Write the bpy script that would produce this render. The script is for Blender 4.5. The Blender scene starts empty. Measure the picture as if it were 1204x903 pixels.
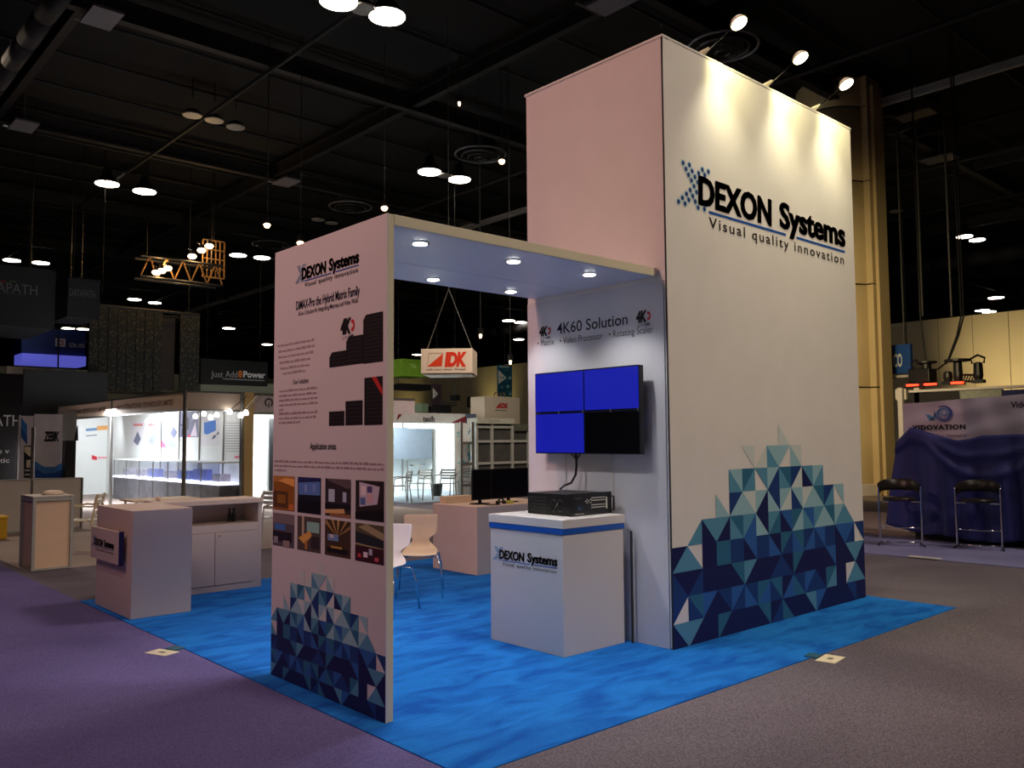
import bpy, math, random
from mathutils import Matrix, Vector
random.seed(7)
C = bpy.context.scene.collection

# ---------------------------------------------------------------- camera
FPX = 1002.99
F = Vector((0.6685, 0.7408, 0.0660)).normalized()
R_ = Vector((0.7431, -0.6691, -0.0072)); R_ = (R_ - F * R_.dot(F)).normalized()
U = R_.cross(F).normalized()
CAM = Vector((0, 0, 1.6))
cd = bpy.data.cameras.new('camera'); cam = bpy.data.objects.new('camera', cd); C.objects.link(cam)
cam.matrix_world = Matrix(((R_.x, U.x, -F.x, 0), (R_.y, U.y, -F.y, 0), (R_.z, U.z, -F.z, 1.6), (0, 0, 0, 1)))
cd.sensor_width = 36; cd.lens = FPX / 1204 * 36; cd.clip_end = 500; cd.clip_start = .05
bpy.context.scene.camera = cam

# ---------------------------------------------------------------- world, light, exposure
w = bpy.data.worlds.new('world'); bpy.context.scene.world = w; w.use_nodes = True
w.node_tree.nodes['Background'].inputs[0].default_value = (.012, .011, .014, 1)
w.node_tree.nodes['Background'].inputs[1].default_value = 1
vs = bpy.context.scene.view_settings
vs.view_transform = 'Standard'; vs.look = 'None'; vs.gamma = 1; vs.exposure = 0; vs.use_curve_mapping = False


def light(kind, loc, target, power, col, size=.5, angle=60, blend=1, name='light', sy=None):
    d = bpy.data.lights.new(name, kind); d.energy = power; d.color = col
    if kind == 'SPOT':
        d.spot_size = math.radians(angle); d.spot_blend = blend; d.shadow_soft_size = size
    elif kind == 'AREA':
        d.size = size
        if sy: d.shape = 'RECTANGLE'; d.size_y = sy
    else:
        d.shadow_soft_size = size
    o = bpy.data.objects.new(name, d); C.objects.link(o); o.location = loc
    v = Vector(target) - Vector(loc)
    o.rotation_euler = v.to_track_quat('-Z', 'Y').to_euler()
    return o


WARM = (1, .80, .52)
PINK = (1, .60, .52)
# hall flood lamps high up, outside the frame; wall uplights and added fills among them
light('SPOT', (-7, 6.6, 9), (5.3, 5.6, 4.0), 2050, (1, .53, .41), .25, 50, 1, 'hall_lamp_warm_pink')
light('SPOT', (-6, 9, 11), (2.6, 4.5, .9), 900, (1, .54, .56), 1.2, 85, 1, 'hall_lamp_violet')
light('SPOT', (-3, 2, 11), (0.3, 6.5, 0), 620, (1, .84, .84), 1.0, 70, 1, 'hall_lamp_blue_violet')
light('SPOT', (5.5, -6, 11), (6.5, 4, 1.2), 3500, (1, .80, .62), 1.5, 60, 1, 'hall_lamp_front')
light('SPOT', (9, 6, 11), (4.6, 8.6, 0), 1300, (1, .78, .70), 1.0, 90, 1, 'hall_lamp_over_counters')
light('SPOT', (13, 0, 10.5), (13.5, 4.5, 0.8), 1300, (1, .80, .72), 1.0, 60, 1, 'hall_lamp_over_bar_stools')
light('SPOT', (3.5, 24, 10.5), (3.5, 14, 0), 1600, (1, .78, .58), 1.0, 85, 1, 'hall_lamp_over_podium')
light('SPOT', (10, 12, 10), (14, 16, 3.2), 1300, (1, .68, .50), .6, 45, 1, 'hall_lamp_over_hanging_signs')
light('SPOT', (14, 7.6, 5), (23.6, 11.4, 3.6), 1800, (1, .80, .44), .6, 70, 1, 'column_fill_light')  # added lamp in mid-air behind the tower, brightens the column
light('SPOT', (35.5, 12.6, 2.2), (40, 12.6, 4.8), 1100, (1, .78, .40), .6, 66, 1, 'wall_uplight')
light('SPOT', (38.2, 45.8, 1.6), (40, 45.8, 4.0), 420, (1, .82, .34), .3, 75, 1, 'wall_uplight')
light('SPOT', (38.2, 57, 1.2), (40, 57, 3.6), 420, (1, .82, .34), .3, 75, 1, 'wall_uplight')
light('SPOT', (24, 30, 11), (40, 44, 4), 600, (1, .86, .62), 1, 80, 1, 'hall_lamp_far_wall')
light('SPOT', (26, 4, 11), (40, 14, 4), 420, (1, .86, .70), 1, 80, 1, 'hall_lamp_far_wall')
light('SPOT', (12, 9, 11), (16, 19, 1.5), 3200, (1, .88, .74), 1, 62, 1, 'frames_fill_light')  # unseen spot added to brighten the poster, frames and fascia from the front

# ---------------------------------------------------------------- materials


def lin(c):
    return tuple(((v / 255) / 12.92 if v <= 10 else (((v / 255) + .055) / 1.055) ** 2.4) for v in c)


def mat(name, rgb, rough=.5, metal=0, var=.06, scale=6, bump=0, bscale=200, emit=0, spec=.5, alpha=1, sheen=0):
    m = bpy.data.materials.new(name); m.use_nodes = True
    nt = m.node_tree; b = nt.nodes['Principled BSDF']; L = nt.links
    c = lin(rgb)
    b.inputs['Roughness'].default_value = rough; b.inputs['Metallic'].default_value = metal
    b.inputs['Specular IOR Level'].default_value = spec
    if sheen: b.inputs['Sheen Weight'].default_value = sheen
    tc = nt.nodes.new('ShaderNodeTexCoord')
    nz = nt.nodes.new('ShaderNodeTexNoise'); nz.inputs['Scale'].default_value = scale; nz.inputs['Detail'].default_value = 4
    L.new(tc.outputs['Object'], nz.inputs['Vector'])
    rp = nt.nodes.new('ShaderNodeValToRGB')
    rp.color_ramp.elements[0].position = .3; rp.color_ramp.elements[1].position = .7
    rp.color_ramp.elements[0].color = tuple(v * (1 - var) for v in c) + (1,)
    rp.color_ramp.elements[1].color = tuple(min(1, v * (1 + var)) for v in c) + (1,)
    L.new(nz.outputs['Fac'], rp.inputs[0]); L.new(rp.outputs[0], b.inputs['Base Color'])
    if bump:
        n2 = nt.nodes.new('ShaderNodeTexNoise'); n2.inputs['Scale'].default_value = bscale; n2.inputs['Detail'].default_value = 3
        L.new(tc.outputs['Object'], n2.inputs['Vector'])
        bp = nt.nodes.new('ShaderNodeBump'); bp.inputs['Strength'].default_value = bump; bp.inputs['Distance'].default_value = .01
        L.new(n2.outputs['Fac'], bp.inputs['Height']); L.new(bp.outputs[0], b.inputs['Normal'])
    if emit:
        b.inputs['Emission Color'].default_value = c + (1,); b.inputs['Emission Strength'].default_value = emit
    if alpha < 1:
        b.inputs['Alpha'].default_value = alpha
    return m


def carpet(name, rgb, rgb2, nap=1.2, stretch=(1, 1, 1), streak=.5, speck=.35):
    m = bpy.data.materials.new(name); m.use_nodes = True
    nt = m.node_tree; b = nt.nodes['Principled BSDF']; L = nt.links
    b.inputs['Roughness'].default_value = .95; b.inputs['Specular IOR Level'].default_value = .1
    tc = nt.nodes.new('ShaderNodeTexCoord'); mp = nt.nodes.new('ShaderNodeMapping'); mp.inputs['Scale'].default_value = stretch
    L.new(tc.outputs['Object'], mp.inputs[0])
    n1 = nt.nodes.new('ShaderNodeTexNoise'); n1.inputs['Scale'].default_value = nap; n1.inputs['Detail'].default_value = 5; n1.inputs['Distortion'].default_value = .8
    L.new(mp.outputs[0], n1.inputs['Vector'])
    rp = nt.nodes.new('ShaderNodeValToRGB'); rp.color_ramp.elements[0].position = .5 - .28 * streak; rp.color_ramp.elements[1].position = .5 + .12
    rp.color_ramp.elements[0].color = lin(rgb2) + (1,); rp.color_ramp.elements[1].color = lin(rgb) + (1,)
    L.new(n1.outputs['Fac'], rp.inputs[0])
    n2 = nt.nodes.new('ShaderNodeTexNoise'); n2.inputs['Scale'].default_value = 90; n2.inputs['Detail'].default_value = 4
    L.new(tc.outputs['Object'], n2.inputs['Vector'])
    mr = nt.nodes.new('ShaderNodeMapRange'); mr.inputs[1].default_value = .3; mr.inputs[2].default_value = .7
    mr.inputs[3].default_value = 1 - speck; mr.inputs[4].default_value = 1 + speck
    L.new(n2.outputs['Fac'], mr.inputs[0])
    mx = nt.nodes.new('ShaderNodeMix'); mx.data_type = 'RGBA'; mx.blend_type = 'MULTIPLY'; mx.inputs[0].default_value = 1
    L.new(rp.outputs[0], mx.inputs[6]); L.new(mr.outputs[0], mx.inputs[7]); L.new(mx.outputs[2], b.inputs['Base Color'])
    bp = nt.nodes.new('ShaderNodeBump'); bp.inputs['Strength'].default_value = .5; bp.inputs['Distance'].default_value = .01
    L.new(n2.outputs['Fac'], bp.inputs['Height']); L.new(bp.outputs[0], b.inputs['Normal'])
    return m


def attr_mat(name, rough=.6, emit=0):
    m = bpy.data.materials.new(name); m.use_nodes = True
    nt = m.node_tree; b = nt.nodes['Principled BSDF']
    a = nt.nodes.new('ShaderNodeAttribute'); a.attribute_name = 'ink'
    nt.links.new(a.outputs['Color'], b.inputs['Base Color']); b.inputs['Roughness'].default_value = rough
    b.inputs['Specular IOR Level'].default_value = .3
    if emit:
        nt.links.new(a.outputs['Color'], b.inputs['Emission Color']); b.inputs['Emission Strength'].default_value = emit
    return m


def emis(name, rgb, s):
    m = bpy.data.materials.new(name); m.use_nodes = True
    b = m.node_tree.nodes['Principled BSDF']
    b.inputs['Base Color'].default_value = lin(rgb) + (1,)
    b.inputs['Emission Color'].default_value = lin(rgb) + (1,); b.inputs['Emission Strength'].default_value = s
    return m


WHITE = mat('white_laminate', (206, 202, 198), .45, var=.02, scale=2)
CREAMLAM = mat('warm_white_laminate', (216, 196, 182), .45, var=.02, scale=2)
FABRIC = mat('white_stretch_fabric', (228, 225, 222), .85, var=.025, scale=3, bump=.15, bscale=9)
PANEL = mat('white_panel_board', (214, 210, 212), .6, var=.02, scale=2)
CANOPY = mat('white_canopy_board', (222, 222, 226), .4, var=.02, scale=2)
TRIM = mat('ivory_edge_trim', (220, 214, 190), .5, var=.02)
SEAM = mat('dark_seam', (40, 38, 40), .8)
BLACK = mat('black_plastic', (18, 18, 20), .35, var=.1)
BLACKM = mat('black_metal', (24, 23, 22), .45, .3, var=.1)
GREYM = mat('grey_aluminium', (150, 148, 142), .35, .8, var=.05)
STEEL = mat('truss_steel', (52, 50, 48), .5, .3, var=.1)
DARKST = mat('dark_roof_steel', (13, 12, 13), .7, 0, var=.2)
CHROME = mat('chrome', (220, 220, 220), .12, 1, var=.02)
PLY = mat('cream_plywood', (236, 214, 180), .5, var=.05, scale=5)
PLYW = mat('white_plywood', (225, 222, 224), .5, var=.03, scale=5)
LEATHER = mat('black_leather', (34, 30, 26), .32, var=.1, bump=.2, bscale=60)
BEIGE = mat('beige_laminate', (238, 216, 192), .5, var=.03)
CREAMW = mat('cream_wall_board', (214, 206, 196), .6, var=.03)
COLM = mat('column_plaster', (214, 190, 140), .75, var=.05, scale=1.2)
WALLM = mat('hall_wall_panel', (196, 182, 150), .8, var=.06, scale=.6)
ROOF = mat('black_roof', (5, 5, 6), .95, var=.3, scale=.5)
DARKB = mat('dark_grey_board', (20, 19, 20), .7, var=.1)
BLUESTR = mat('royal_blue_stripe', (20, 84, 175), .4, var=.04)
NAVYE = mat('navy_edge', (40, 34, 92), .5)
CLOTH = mat('royal_blue_cloth', (19, 31, 108), .6, var=.12, scale=3, sheen=.2)
LAMPON = emis('lamp_glow', (255, 240, 220), 14)
LAMPWARM = emis('warm_lamp_glow', (255, 205, 150), 8)
DOWNON = emis('downlight_glow', (255, 252, 245), 16)
SPOTON = emis('arm_lamp_glow', (255, 246, 205), 14)
LAMPOFF = mat('unlit_lamp_glass', (150, 146, 138), .4)
TUBEON = emis('tube_lamp_glow', (235, 245, 255), 9)
REDON = emis('red_glow', (255, 50, 25), 5)
INK = attr_mat('print_ink')
INKB = attr_mat('backlit_print', emit=.18)
CARP_B = carpet('blue_carpet_pile', (36, 126, 216), (22, 92, 184), 2.2, (1, 2.6, 1), .6, .12)
CARP_P = carpet('grey_aisle_carpet_violet_light', (112, 104, 156), (92, 86, 134), .5, (1, 1, 1), .8, .30)  # grey carpet with the violet hall light put into its colour
CARP_D = carpet('dark_grey_carpet', (116, 110, 118), (98, 92, 102), .5, (1, 1, 1), .8, .45)
CARP_L = carpet('lilac_carpet', (132, 134, 176), (116, 118, 160), .8, (1, 1, 1), .8, .2)
CONC = carpet('beige_concrete', (172, 158, 150), (158, 144, 138), .3, (1, 1, 1), .8, .06)

# ---------------------------------------------------------------- helpers
WM = {}


def M(o):
    return WM.get(o.name, Matrix.Identity(4))


def thing(name, label, cat, loc=(0, 0, 0), rz=0, group=None):
    o = bpy.data.objects.new(name, None); C.objects.link(o)
    o.location = loc; o.rotation_euler = (0, 0, rz); o.empty_display_size = .1
    o['label'] = label; o['category'] = cat
    if group: o['group'] = group
    WM[o.name] = Matrix.Translation(loc) @ Matrix.Rotation(rz, 4, 'Z')
    return o


def tag(o, label, cat, group=None):
    o['label'] = label; o['category'] = cat
    if group: o['group'] = group
    return o


class MB:
    def __init__(s): s.v = []; s.f = []; s.m = []; s.col = []; s.cm = 0; s.cc = (1, 1, 1)

    def face(s, idx): s.f.append(idx); s.m.append(s.cm); s.col.append(s.cc)

    def poly(s, pts):
        n = len(s.v); s.v += [tuple(p) for p in pts]; s.face(list(range(n, n + len(pts)))); return s

    def box(s, a, b, T=None):
        x0, y0, z0 = [min(a[i], b[i]) for i in range(3)]; x1, y1, z1 = [max(a[i], b[i]) for i in range(3)]
        P = [(x0, y0, z0), (x1, y0, z0), (x1, y1, z0), (x0, y1, z0), (x0, y0, z1), (x1, y0, z1), (x1, y1, z1), (x0, y1, z1)]
        if T: P = [tuple(T @ Vector(q)) for q in P]
        n = len(s.v); s.v += P
        for q in ((0, 3, 2, 1), (4, 5, 6, 7), (0, 1, 5, 4), (1, 2, 6, 5), (2, 3, 7, 6), (3, 0, 4, 7)): s.face([n + i for i in q])
        return s

    def tube(s, path, r, k=6, closed=False):
        P = [Vector(q) for q in path]; n0 = len(s.v); N = len(P)
        for i, q in enumerate(P):
            a = P[max(i - 1, 0)]; b = P[min(i + 1, N - 1)]; d = (b - a)
            d = d.normalized() if d.length > 1e-9 else Vector((0, 0, 1))
            e = d.orthogonal() if abs(d.z) > .9 else d.cross(Vector((0, 0, 1)))
            if abs(d.z) > .9: e = Vector((1, 0, 0)) - d * d.x
            e.normalize(); g_ = d.cross(e)
            rr = r[i] if isinstance(r, (list, tuple)) else r
            for j in range(k):
                t = 2 * math.pi * j / k; s.v.append(tuple(q + (e * math.cos(t) + g_ * math.sin(t)) * rr))
        for i in range(N - 1):
            for j in range(k):
                a = n0 + i * k + j; b = n0 + i * k + (j + 1) % k; s.face([a, b, b + k, a + k])
        s.face([n0 + j for j in range(k)][::-1]); s.face([n0 + (N - 1) * k + j for j in range(k)])
        return s

    def lathe(s, cx, cy, prof, k=20):
        n0 = len(s.v)
        for (r, z) in prof:
            for j in range(k):
                t = 2 * math.pi * j / k; s.v.append((cx + r * math.cos(t), cy + r * math.sin(t), z))
        for i in range(len(prof) - 1):
            for j in range(k):
                a = n0 + i * k + j; b = n0 + i * k + (j + 1) % k; s.face([a, b, b + k, a + k])
        s.face([n0 + j for j in range(k)][::-1]); s.face([n0 + (len(prof) - 1) * k + j for j in range(k)])
        return s

    def grid(s, rows):
        n0 = len(s.v); k = len(rows[0])
        for r in rows: s.v += [tuple(q) for q in r]
        for i in range(len(rows) - 1):
            for j in range(k - 1):
                a = n0 + i * k + j; s.face([a, a + 1, a + 1 + k, a + k])
        return s

    def build(s, name, mats, parent=None, smooth=False, world=True, ink=False):
        if not isinstance(mats, (list, tuple)): mats = [mats]
        me = bpy.data.meshes.new(name)
        vs_ = s.v
        if parent is not None and world:
            inv = M(parent).inverted(); vs_ = [tuple(inv @ Vector(q)) for q in s.v]
        me.from_pydata(vs_, [], s.f)
        for m_ in mats: me.materials.append(m_)
        me.polygons.foreach_set('material_index', s.m)
        if ink:
            ca = me.color_attributes.new('ink', 'FLOAT_COLOR', 'CORNER')
            li = 0
            for p_, c_ in zip(me.polygons, s.col):
                for _ in p_.loop_indices:
                    ca.data[li].color = (c_[0], c_[1], c_[2], 1); li += 1
        if smooth:
            me.polygons.foreach_set('use_smooth', [True] * len(me.polygons))
        me.update()
        o = bpy.data.objects.new(name, me); C.objects.link(o)
        if parent is not None:
            o.parent = parent; WM[o.name] = M(parent)
        return o


def bev(o, wdt=.005, seg=2):
    b = o.modifiers.new('bevel', 'BEVEL'); b.width = wdt; b.segments = seg; b.limit_method = 'ANGLE'
    return o


def struct(o):
    o['kind'] = 'structure'; return o


def ray(px, py):
    return F + R_ * ((px - 602) / FPX) - U * ((py - 451.5) / FPX)


def onx(px, py, x):
    d = ray(px, py); t = x / d.x; return Vector((x, d.y * t, 1.6 + d.z * t))


def ony(px, py, y):
    d = ray(px, py); t = y / d.y; return Vector((d.x * t, y, 1.6 + d.z * t))


def onz(px, py, z):
    d = ray(px, py); t = (z - 1.6) / d.z; return Vector((d.x * t, d.y * t, z))


def copy_tree(o, parent=None):
    c = o.copy(); C.objects.link(c)
    if parent is not None: c.parent = parent
    for ch in list(o.children): copy_tree(ch, c)
    return c


# --- flat print.  axis 'x': the face looks towards -X and runs along -Y;  axis 'y': the face looks towards -Y and runs along +X
def fp(axis, c, a, z, off=.002):
    return (c - off, a, z) if axis == 'x' else (a, c - off, z)


FONT = {}


def glyph_mesh(txt, bold, shear=0, spacing=1.0):
    cu = bpy.data.curves.new('t', 'FONT'); cu.body = txt; cu.size = 1; cu.offset = bold; cu.shear = shear
    cu.space_character = spacing; cu.resolution_u = 3; cu.fill_mode = 'FRONT'
    o = bpy.data.objects.new('t', cu); C.objects.link(o)
    dg = bpy.context.evaluated_depsgraph_get()
    me = bpy.data.meshes.new_from_object(o.evaluated_get(dg))
    V = [(v.co.x, v.co.y) for v in me.vertices]; Fc = [list(p.vertices) for p in me.polygons]
    bpy.data.objects.remove(o); bpy.data.curves.remove(cu); bpy.data.meshes.remove(me)
    return V, Fc


CAPV = [v[1] for v in glyph_mesh('H', 0)[0]]; CAPH = max(CAPV) - min(CAPV)


def lettering(mb, txt, axis, c, a0, a1, zb, cap, col, bold=.0, shear=0, spacing=1.0, off=.0032, heavy=0):
    """adds the letters of txt to mb; a0 = left end, a1 = right end, zb = baseline, cap = capital height"""
    V, Fc = glyph_mesh(txt, bold, shear, spacing)
    if not V: return
    x0 = min(v[0] for v in V); x1 = max(v[0] for v in V)
    mb.cc = lin(col); x0 -= heavy; x1 += heavy
    for hx, hy in (((0, 0),) if not heavy else ((-heavy, 0), (heavy, 0), (0, heavy * .35), (0, -heavy * .35))):
        n = len(mb.v)
        for (x, y) in V:
            t = (x + hx - x0) / (x1 - x0)
            mb.v.append(fp(axis, c, a0 + (a1 - a0) * t, zb + (y + hy) * cap / CAPH, off))
        for f in Fc: mb.face([n + i for i in f])


def rect(mb, axis, c, a0, a1, z0, z1, col, off=.002):
    mb.cc = lin(col)
    mb.poly([fp(axis, c, a0, z0, off), fp(axis, c, a1, z0, off), fp(axis, c, a1, z1, off), fp(axis, c, a0, z1, off)])


def polyp(mb, axis, c, pts, col, off=.002):
    mb.cc = lin(col); mb.poly([fp(axis, c, a, z, off) for a, z in pts])


DOTS = [(.115, .516), (.198, .516), (.151, .473), (.233, .473), (.184, .432), (.269, .432), (.374, .515), (.459, .516), (.323, .473), (.408, .475), (.221, .393), (.306, .394), (.256, .352), (.202, .31), (.287, .309), (.151, .269), (.235, .268), (.096, .226), (.181, .226), (.268, .228), (.044, .186), (.13, .185), (.306, .186), (.392, .188)]


def logo(name, parent, axis, c, a0, sgn, z0, k, kz=None, dots_k=8, ink=(26, 20, 22)):
    """company logo: a0/z0 = lower left corner, k = scale along the face (1 = 2.8 m wide), kz = vertical scale"""
    kz = kz or k
    d = MB()
    for rad, off_, c_ in ((.032, .0018, (186, 212, 222)), (.0205, .0026, (30, 60, 128))):
        d.cc = lin(c_)
        for n_, (x, z) in enumerate(DOTS):
            o_ = off_ + (n_ % 3) * .00015
            d.poly([fp(axis, c, a0 + sgn * k * (x + rad * math.cos(2 * math.pi * j / dots_k)), z0 + kz * (z + rad * math.sin(2 * math.pi * j / dots_k)), o_) for j in range(dots_k)])
    d.build('logo_dots', INK, parent, ink=True)
    t = MB()
    lettering(t, 'DEXON', axis, c, a0 + sgn * k * .305, a0 + sgn * k * 1.43, z0 + kz * .222, kz * .225, ink, .028, .04, 1.0, heavy=.027)
    t.build('logo_lettering', INK, parent, ink=True); t = MB()
    lettering(t, 'Systems', axis, c, a0 + sgn * k * 1.555, a0 + sgn * k * 2.81, z0 + kz * .235, kz * .225, ink, .026, 0, 1.0, heavy=.026)
    t.build('logo_lettering', INK, parent, ink=True)
    u = MB()
    rect(u, axis, c, a0 + sgn * k * .455, a0 + sgn * k * 1.66, z0 + kz * .162, z0 + kz * .185, (26, 80, 165))
    rect(u, axis, c, a0 + sgn * k * 1.85, a0 + sgn * k * 2.79, z0 + kz * .165, z0 + kz * .188, (26, 80, 165))
    u.build('logo_underline', INK, parent, ink=True)
    g = MB()
    lettering(g, 'Visual quality innovation', axis, c, a0 + sgn * k * .45, a0 + sgn * k * 2.76, z0 + kz * .045, kz * .088, (40, 34, 34), .012, 0, 1.25)
    g.build('tagline_lettering', INK, parent, ink=True)


PAL = {'f': (206, 216, 214), 'l': (150, 192, 204), 't': (88, 148, 178), 'k': (48, 108, 142), 'b': (48, 98, 168), 'd': (30, 62, 122), 'n': (26, 32, 84)}
PAT = ['nt tn nn kn nn nn nk nd kn nn nt bn nn nn nd nn',
       'd. dk bn nd bd bd kb dk nb kd bd dn kt nn .t tn',
       'dn nd nn nn nk tn nn nd dn kn nn nn nb nn nt tn',
       'nt t. nn kk dd nb dd bn kd bk db db dd nb bd .d',
       '.. .t nt tn tk tb ln tk nb kl tb tl lk lt t. ..',
       '.. .. .. l. dl lf ln ld lf dl fl lk dt .l .. ..',
       '.. .. .. .. tl kt .t ld tk df nt lt .. .. .. ..',
       '.. .. .. .. .. .f .f tl l. lf .. .. .. .. .. ..',
       '.. .. .. .. .. .. .. .. f. .. .. .. .. .. .. ..']


def pattern(parent, axis, c, aR, sgn, cell, cz, clip):
    """the print of triangles, right aligned at aR"""
    mb = MB()
    for r, row in enumerate(PAT):
        for q, code in enumerate(row.split()):
            d0 = (16 - q) * cell; d1 = (15 - q) * cell
            d0c = min(d0, clip)
            if d1 >= clip - 1e-4: continue
            z0, z1 = r * cz + .004, (r + 1) * cz + .004
            aL = aR - sgn * d0; aRr = aR - sgn * d1
            if d0 > clip:
                aL = aR - sgn * clip; fr = (d0 - clip) / cell
            else: fr = 0
            if (q + r) % 2:   # '/'
                P = [(aL, z0), (aRr, z1), (aL, z1)], [(aL, z0), (aRr, z0), (aRr, z1)]
                if fr:
                    zc = z0 + (z1 - z0) * fr
                    P = [(aL, zc), (aRr, z1), (aL, z1)], [(aL, z0), (aRr, z0), (aRr, z1), (aL, zc)]
            else:
                P = [(aL, z0), (aRr, z0), (aL, z1)], [(aL, z1), (aRr, z0), (aRr, z1)]
                if fr:
                    zc = z1 - (z1 - z0) * fr
                    P = [(aL, z0), (aRr, z0), (aL, zc)], [(aL, zc), (aRr, z0), (aRr, z1), (aL, z1)]
            for side, pts in zip(code, P):
                if side in PAL: polyp(mb, axis, c, pts, PAL[side])
    return mb.build('triangle_print', INK, parent, ink=True)


def label_4k(parent, axis, c, a0, sgn, z0, wdt, h):
    t = MB()
    lettering(t, '4K', axis, c, a0, a0 + sgn * wdt * .74, z0 + h * .30, h * .68, (22, 20, 24), .06, .15)
    lettering(t, 'ULTRA', axis, c, a0 + sgn * wdt * .1, a0 + sgn * wdt * .58, z0, h * .15, (150, 148, 150), 0)
    lettering(t, 'HD', axis, c, a0 + sgn * wdt * .62, a0 + sgn * wdt * .95, z0, h * .17, (30, 30, 34), .04)
    cx = a0 + sgn * wdt * .82; cz = z0 + h * .63
    t.cc = lin((206, 40, 52))
    for j in range(10):
        a_, b_ = math.radians(-120 + 24 * j), math.radians(-120 + 24 * (j + 1))
        if j in (4, 5): pass
        P = [(cx + sgn * wdt * .17 * math.cos(a_), cz + h * .3 * math.sin(a_)), (cx + sgn * wdt * .17 * math.cos(b_), cz + h * .3 * math.sin(b_)), (cx + sgn * wdt * .07 * math.cos(b_), cz + h * .12 * math.sin(b_)), (cx + sgn * wdt * .07 * math.cos(a_), cz + h * .12 * math.sin(a_))]
        t.poly([fp(axis, c, *q, .002) for q in P])
    t.build('format_logo', INK, parent, ink=True)


def text_lines(parent, axis, c, lines, h, col, seed=1, name='small_print'):
    """print too fine to read in the photograph: rows of word-long dashes"""
    rn = random.Random(seed); mb = MB()
    for (a0, a1, z) in lines:
        a = a0; s = 1 if a1 > a0 else -1
        while (a1 - a) * s > .01:
            wl = min(rn.uniform(.02, .075), (a1 - a) * s)
            rect(mb, axis, c, a, a + s * wl, z, z + h * rn.uniform(.6, 1), col, .0018)
            a += s * (wl + .012)
    return mb.build(name, INK, parent, ink=True)


# ================================================================= SETTING
def slab(name, x0, y0, x1, y1, z0, z1, m):
    return struct(MB().box((x0, y0, z0), (x1, y1, z1)).build(name, m))


slab('floor', -30, -20, 150, 130, -.2, 0, CARP_D)
slab('floor_aisle_carpet_left', -12, 3.235, 2.605, 30, 0, .008, CARP_P)
slab('floor_aisle_carpet_front', -12, -12, 11.6, 3.235, 0, .008, CARP_D)
slab('floor_blue_booth_carpet', 2.61, 3.24, 8.5, 9.45, 0, .012, CARP_B)
slab('floor_concrete_left', 2.72, 12.1, 12, 34, 0, .006, CONC)
slab('floor_concrete_back', 12.9, 18.2, 19, 30, 0, .006, mat('pale_blue_floor', (150, 165, 175), .5, var=.1, scale=1))
slab('floor_lilac_carpet', 11.62, -2, 13.9, 6.9, 0, .012, CARP_L)
slab('floor_concrete_right', 13.92, -2, 18.2, 9.2, 0, .006, CONC)
slab('floor_concrete_by_column', 21.3, -2, 40, 18, 0, .006, CONC)
slab('ceiling', -30, -20, 150, 130, 12, 12.2, ROOF)
slab('wall_back', -30, 129, 150, 130, 0, 12, ROOF)
slab('wall_far_right', 149, -20, 150, 130, 0, 12, ROOF)
slab('wall_left', -30, -20, -29.5, 130, 0, 12, ROOF)
slab('wall_front', -30, -20, 150, -19.5, 0, 12, ROOF)

# partition wall at the far end, made of tall panels
wr = struct(MB().box((40.06, -12, 0), (40.3, 75, 6.9)).build('wall_right', DARKB))
yy = -12.0; pw = 1.45
ps = None
while yy < 74:
    if ps is None:
        ps = MB().box((0, .012, 0), (.06, pw - .012, 6.95)).build('wall_panel', WALLM, wr, world=False)
        o = ps
    else:
        o = ps.copy(); C.objects.link(o)
    o.location = (40, yy, 0); yy += pw
# round column with its pilaster and track
col = struct(bpy.data.objects.new('column', None)); C.objects.link(col); col.location = (23.6, 11.9, 0); WM[col.name] = Matrix.Translation((23.6, 11.9, 0))
zs = [0, 3.0, 5.9, 8.85, 11.0, 11.9]
for i in range(5):
    MB().lathe(23.6, 11.9, [(1.0, zs[i] + .02), (1.03, zs[i] + .05), (1.03, zs[i + 1] - .05), (1.0, zs[i + 1] - .02)], 36).build('column_drum', COLM, col, smooth=True)
    MB().box((23.3, 10.74, zs[i] + .02), (24.1, 11.06, zs[i + 1] - .02)).build('pilaster_panel', COLM, col)
for i in range(1, 5):
    MB().lathe(23.6, 11.9, [(.99, zs[i] - .03), (.99, zs[i] + .03)], 30).build('column_joint', SEAM, col)
MB().box((23.45, 10.63, 0), (24.05, 10.72, 11.6)).build('track_post', COLM, col)
MB().lathe(23.6, 11.9, [(1.09, 0.01), (1.09, .3), (1.03, .33)], 36).build('column_base', CREAMW, col)
# long wall track under the roof, running along Y
tr = struct(MB().box((23.9, -10, 11.1), (24.05, 90, 11.17)).box((23.9, -10, 11.24), (24.05, 90, 11.32)).box((23.95, -10, 11.17), (24, 90, 11.24)).build('trim_1', mat('track_aluminium', (150, 148, 150), .6, 0, var=.1, emit=0)))
# roof steel: beams along X and Y, pipes and ducts
for i, y in enumerate((11.4, 20.0, 28.7, 37.3, 46, 55, 64, 80, 100)):
    m = MB().box((-20, y - .12, 11.2), (140, y + .12, 11.28)).box((-20, y - .12, 11.62), (140, y + .12, 11.7)).box((-20, y - .03, 11.28), (140, y + .03, 11.62))
    struct(m.build('ceiling_beam', mat('beam_paint', (32, 30, 29), .7) if i in (1, 2) else DARKST))
for i, x in enumerate((5.3, 14.2, 33, 42, 51, 65, 80, 100)):
    m = MB().box((x - .1, -12, 11.3), (x + .1, 120, 11.38)).box((x - .1, -12, 11.7), (x + .1, 120, 11.78)).box((x - .03, -12, 11.38), (x + .03, 120, 11.7))
    struct(m.build('ceiling_beam', DARKST))
for i in range(46):
    y = 8 + i * 2.3
    struct(MB().tube([(-15, y, 11.85), (130, y + .01, 11.85)], .05, 5).build('ceiling_joist', DARKST))
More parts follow.
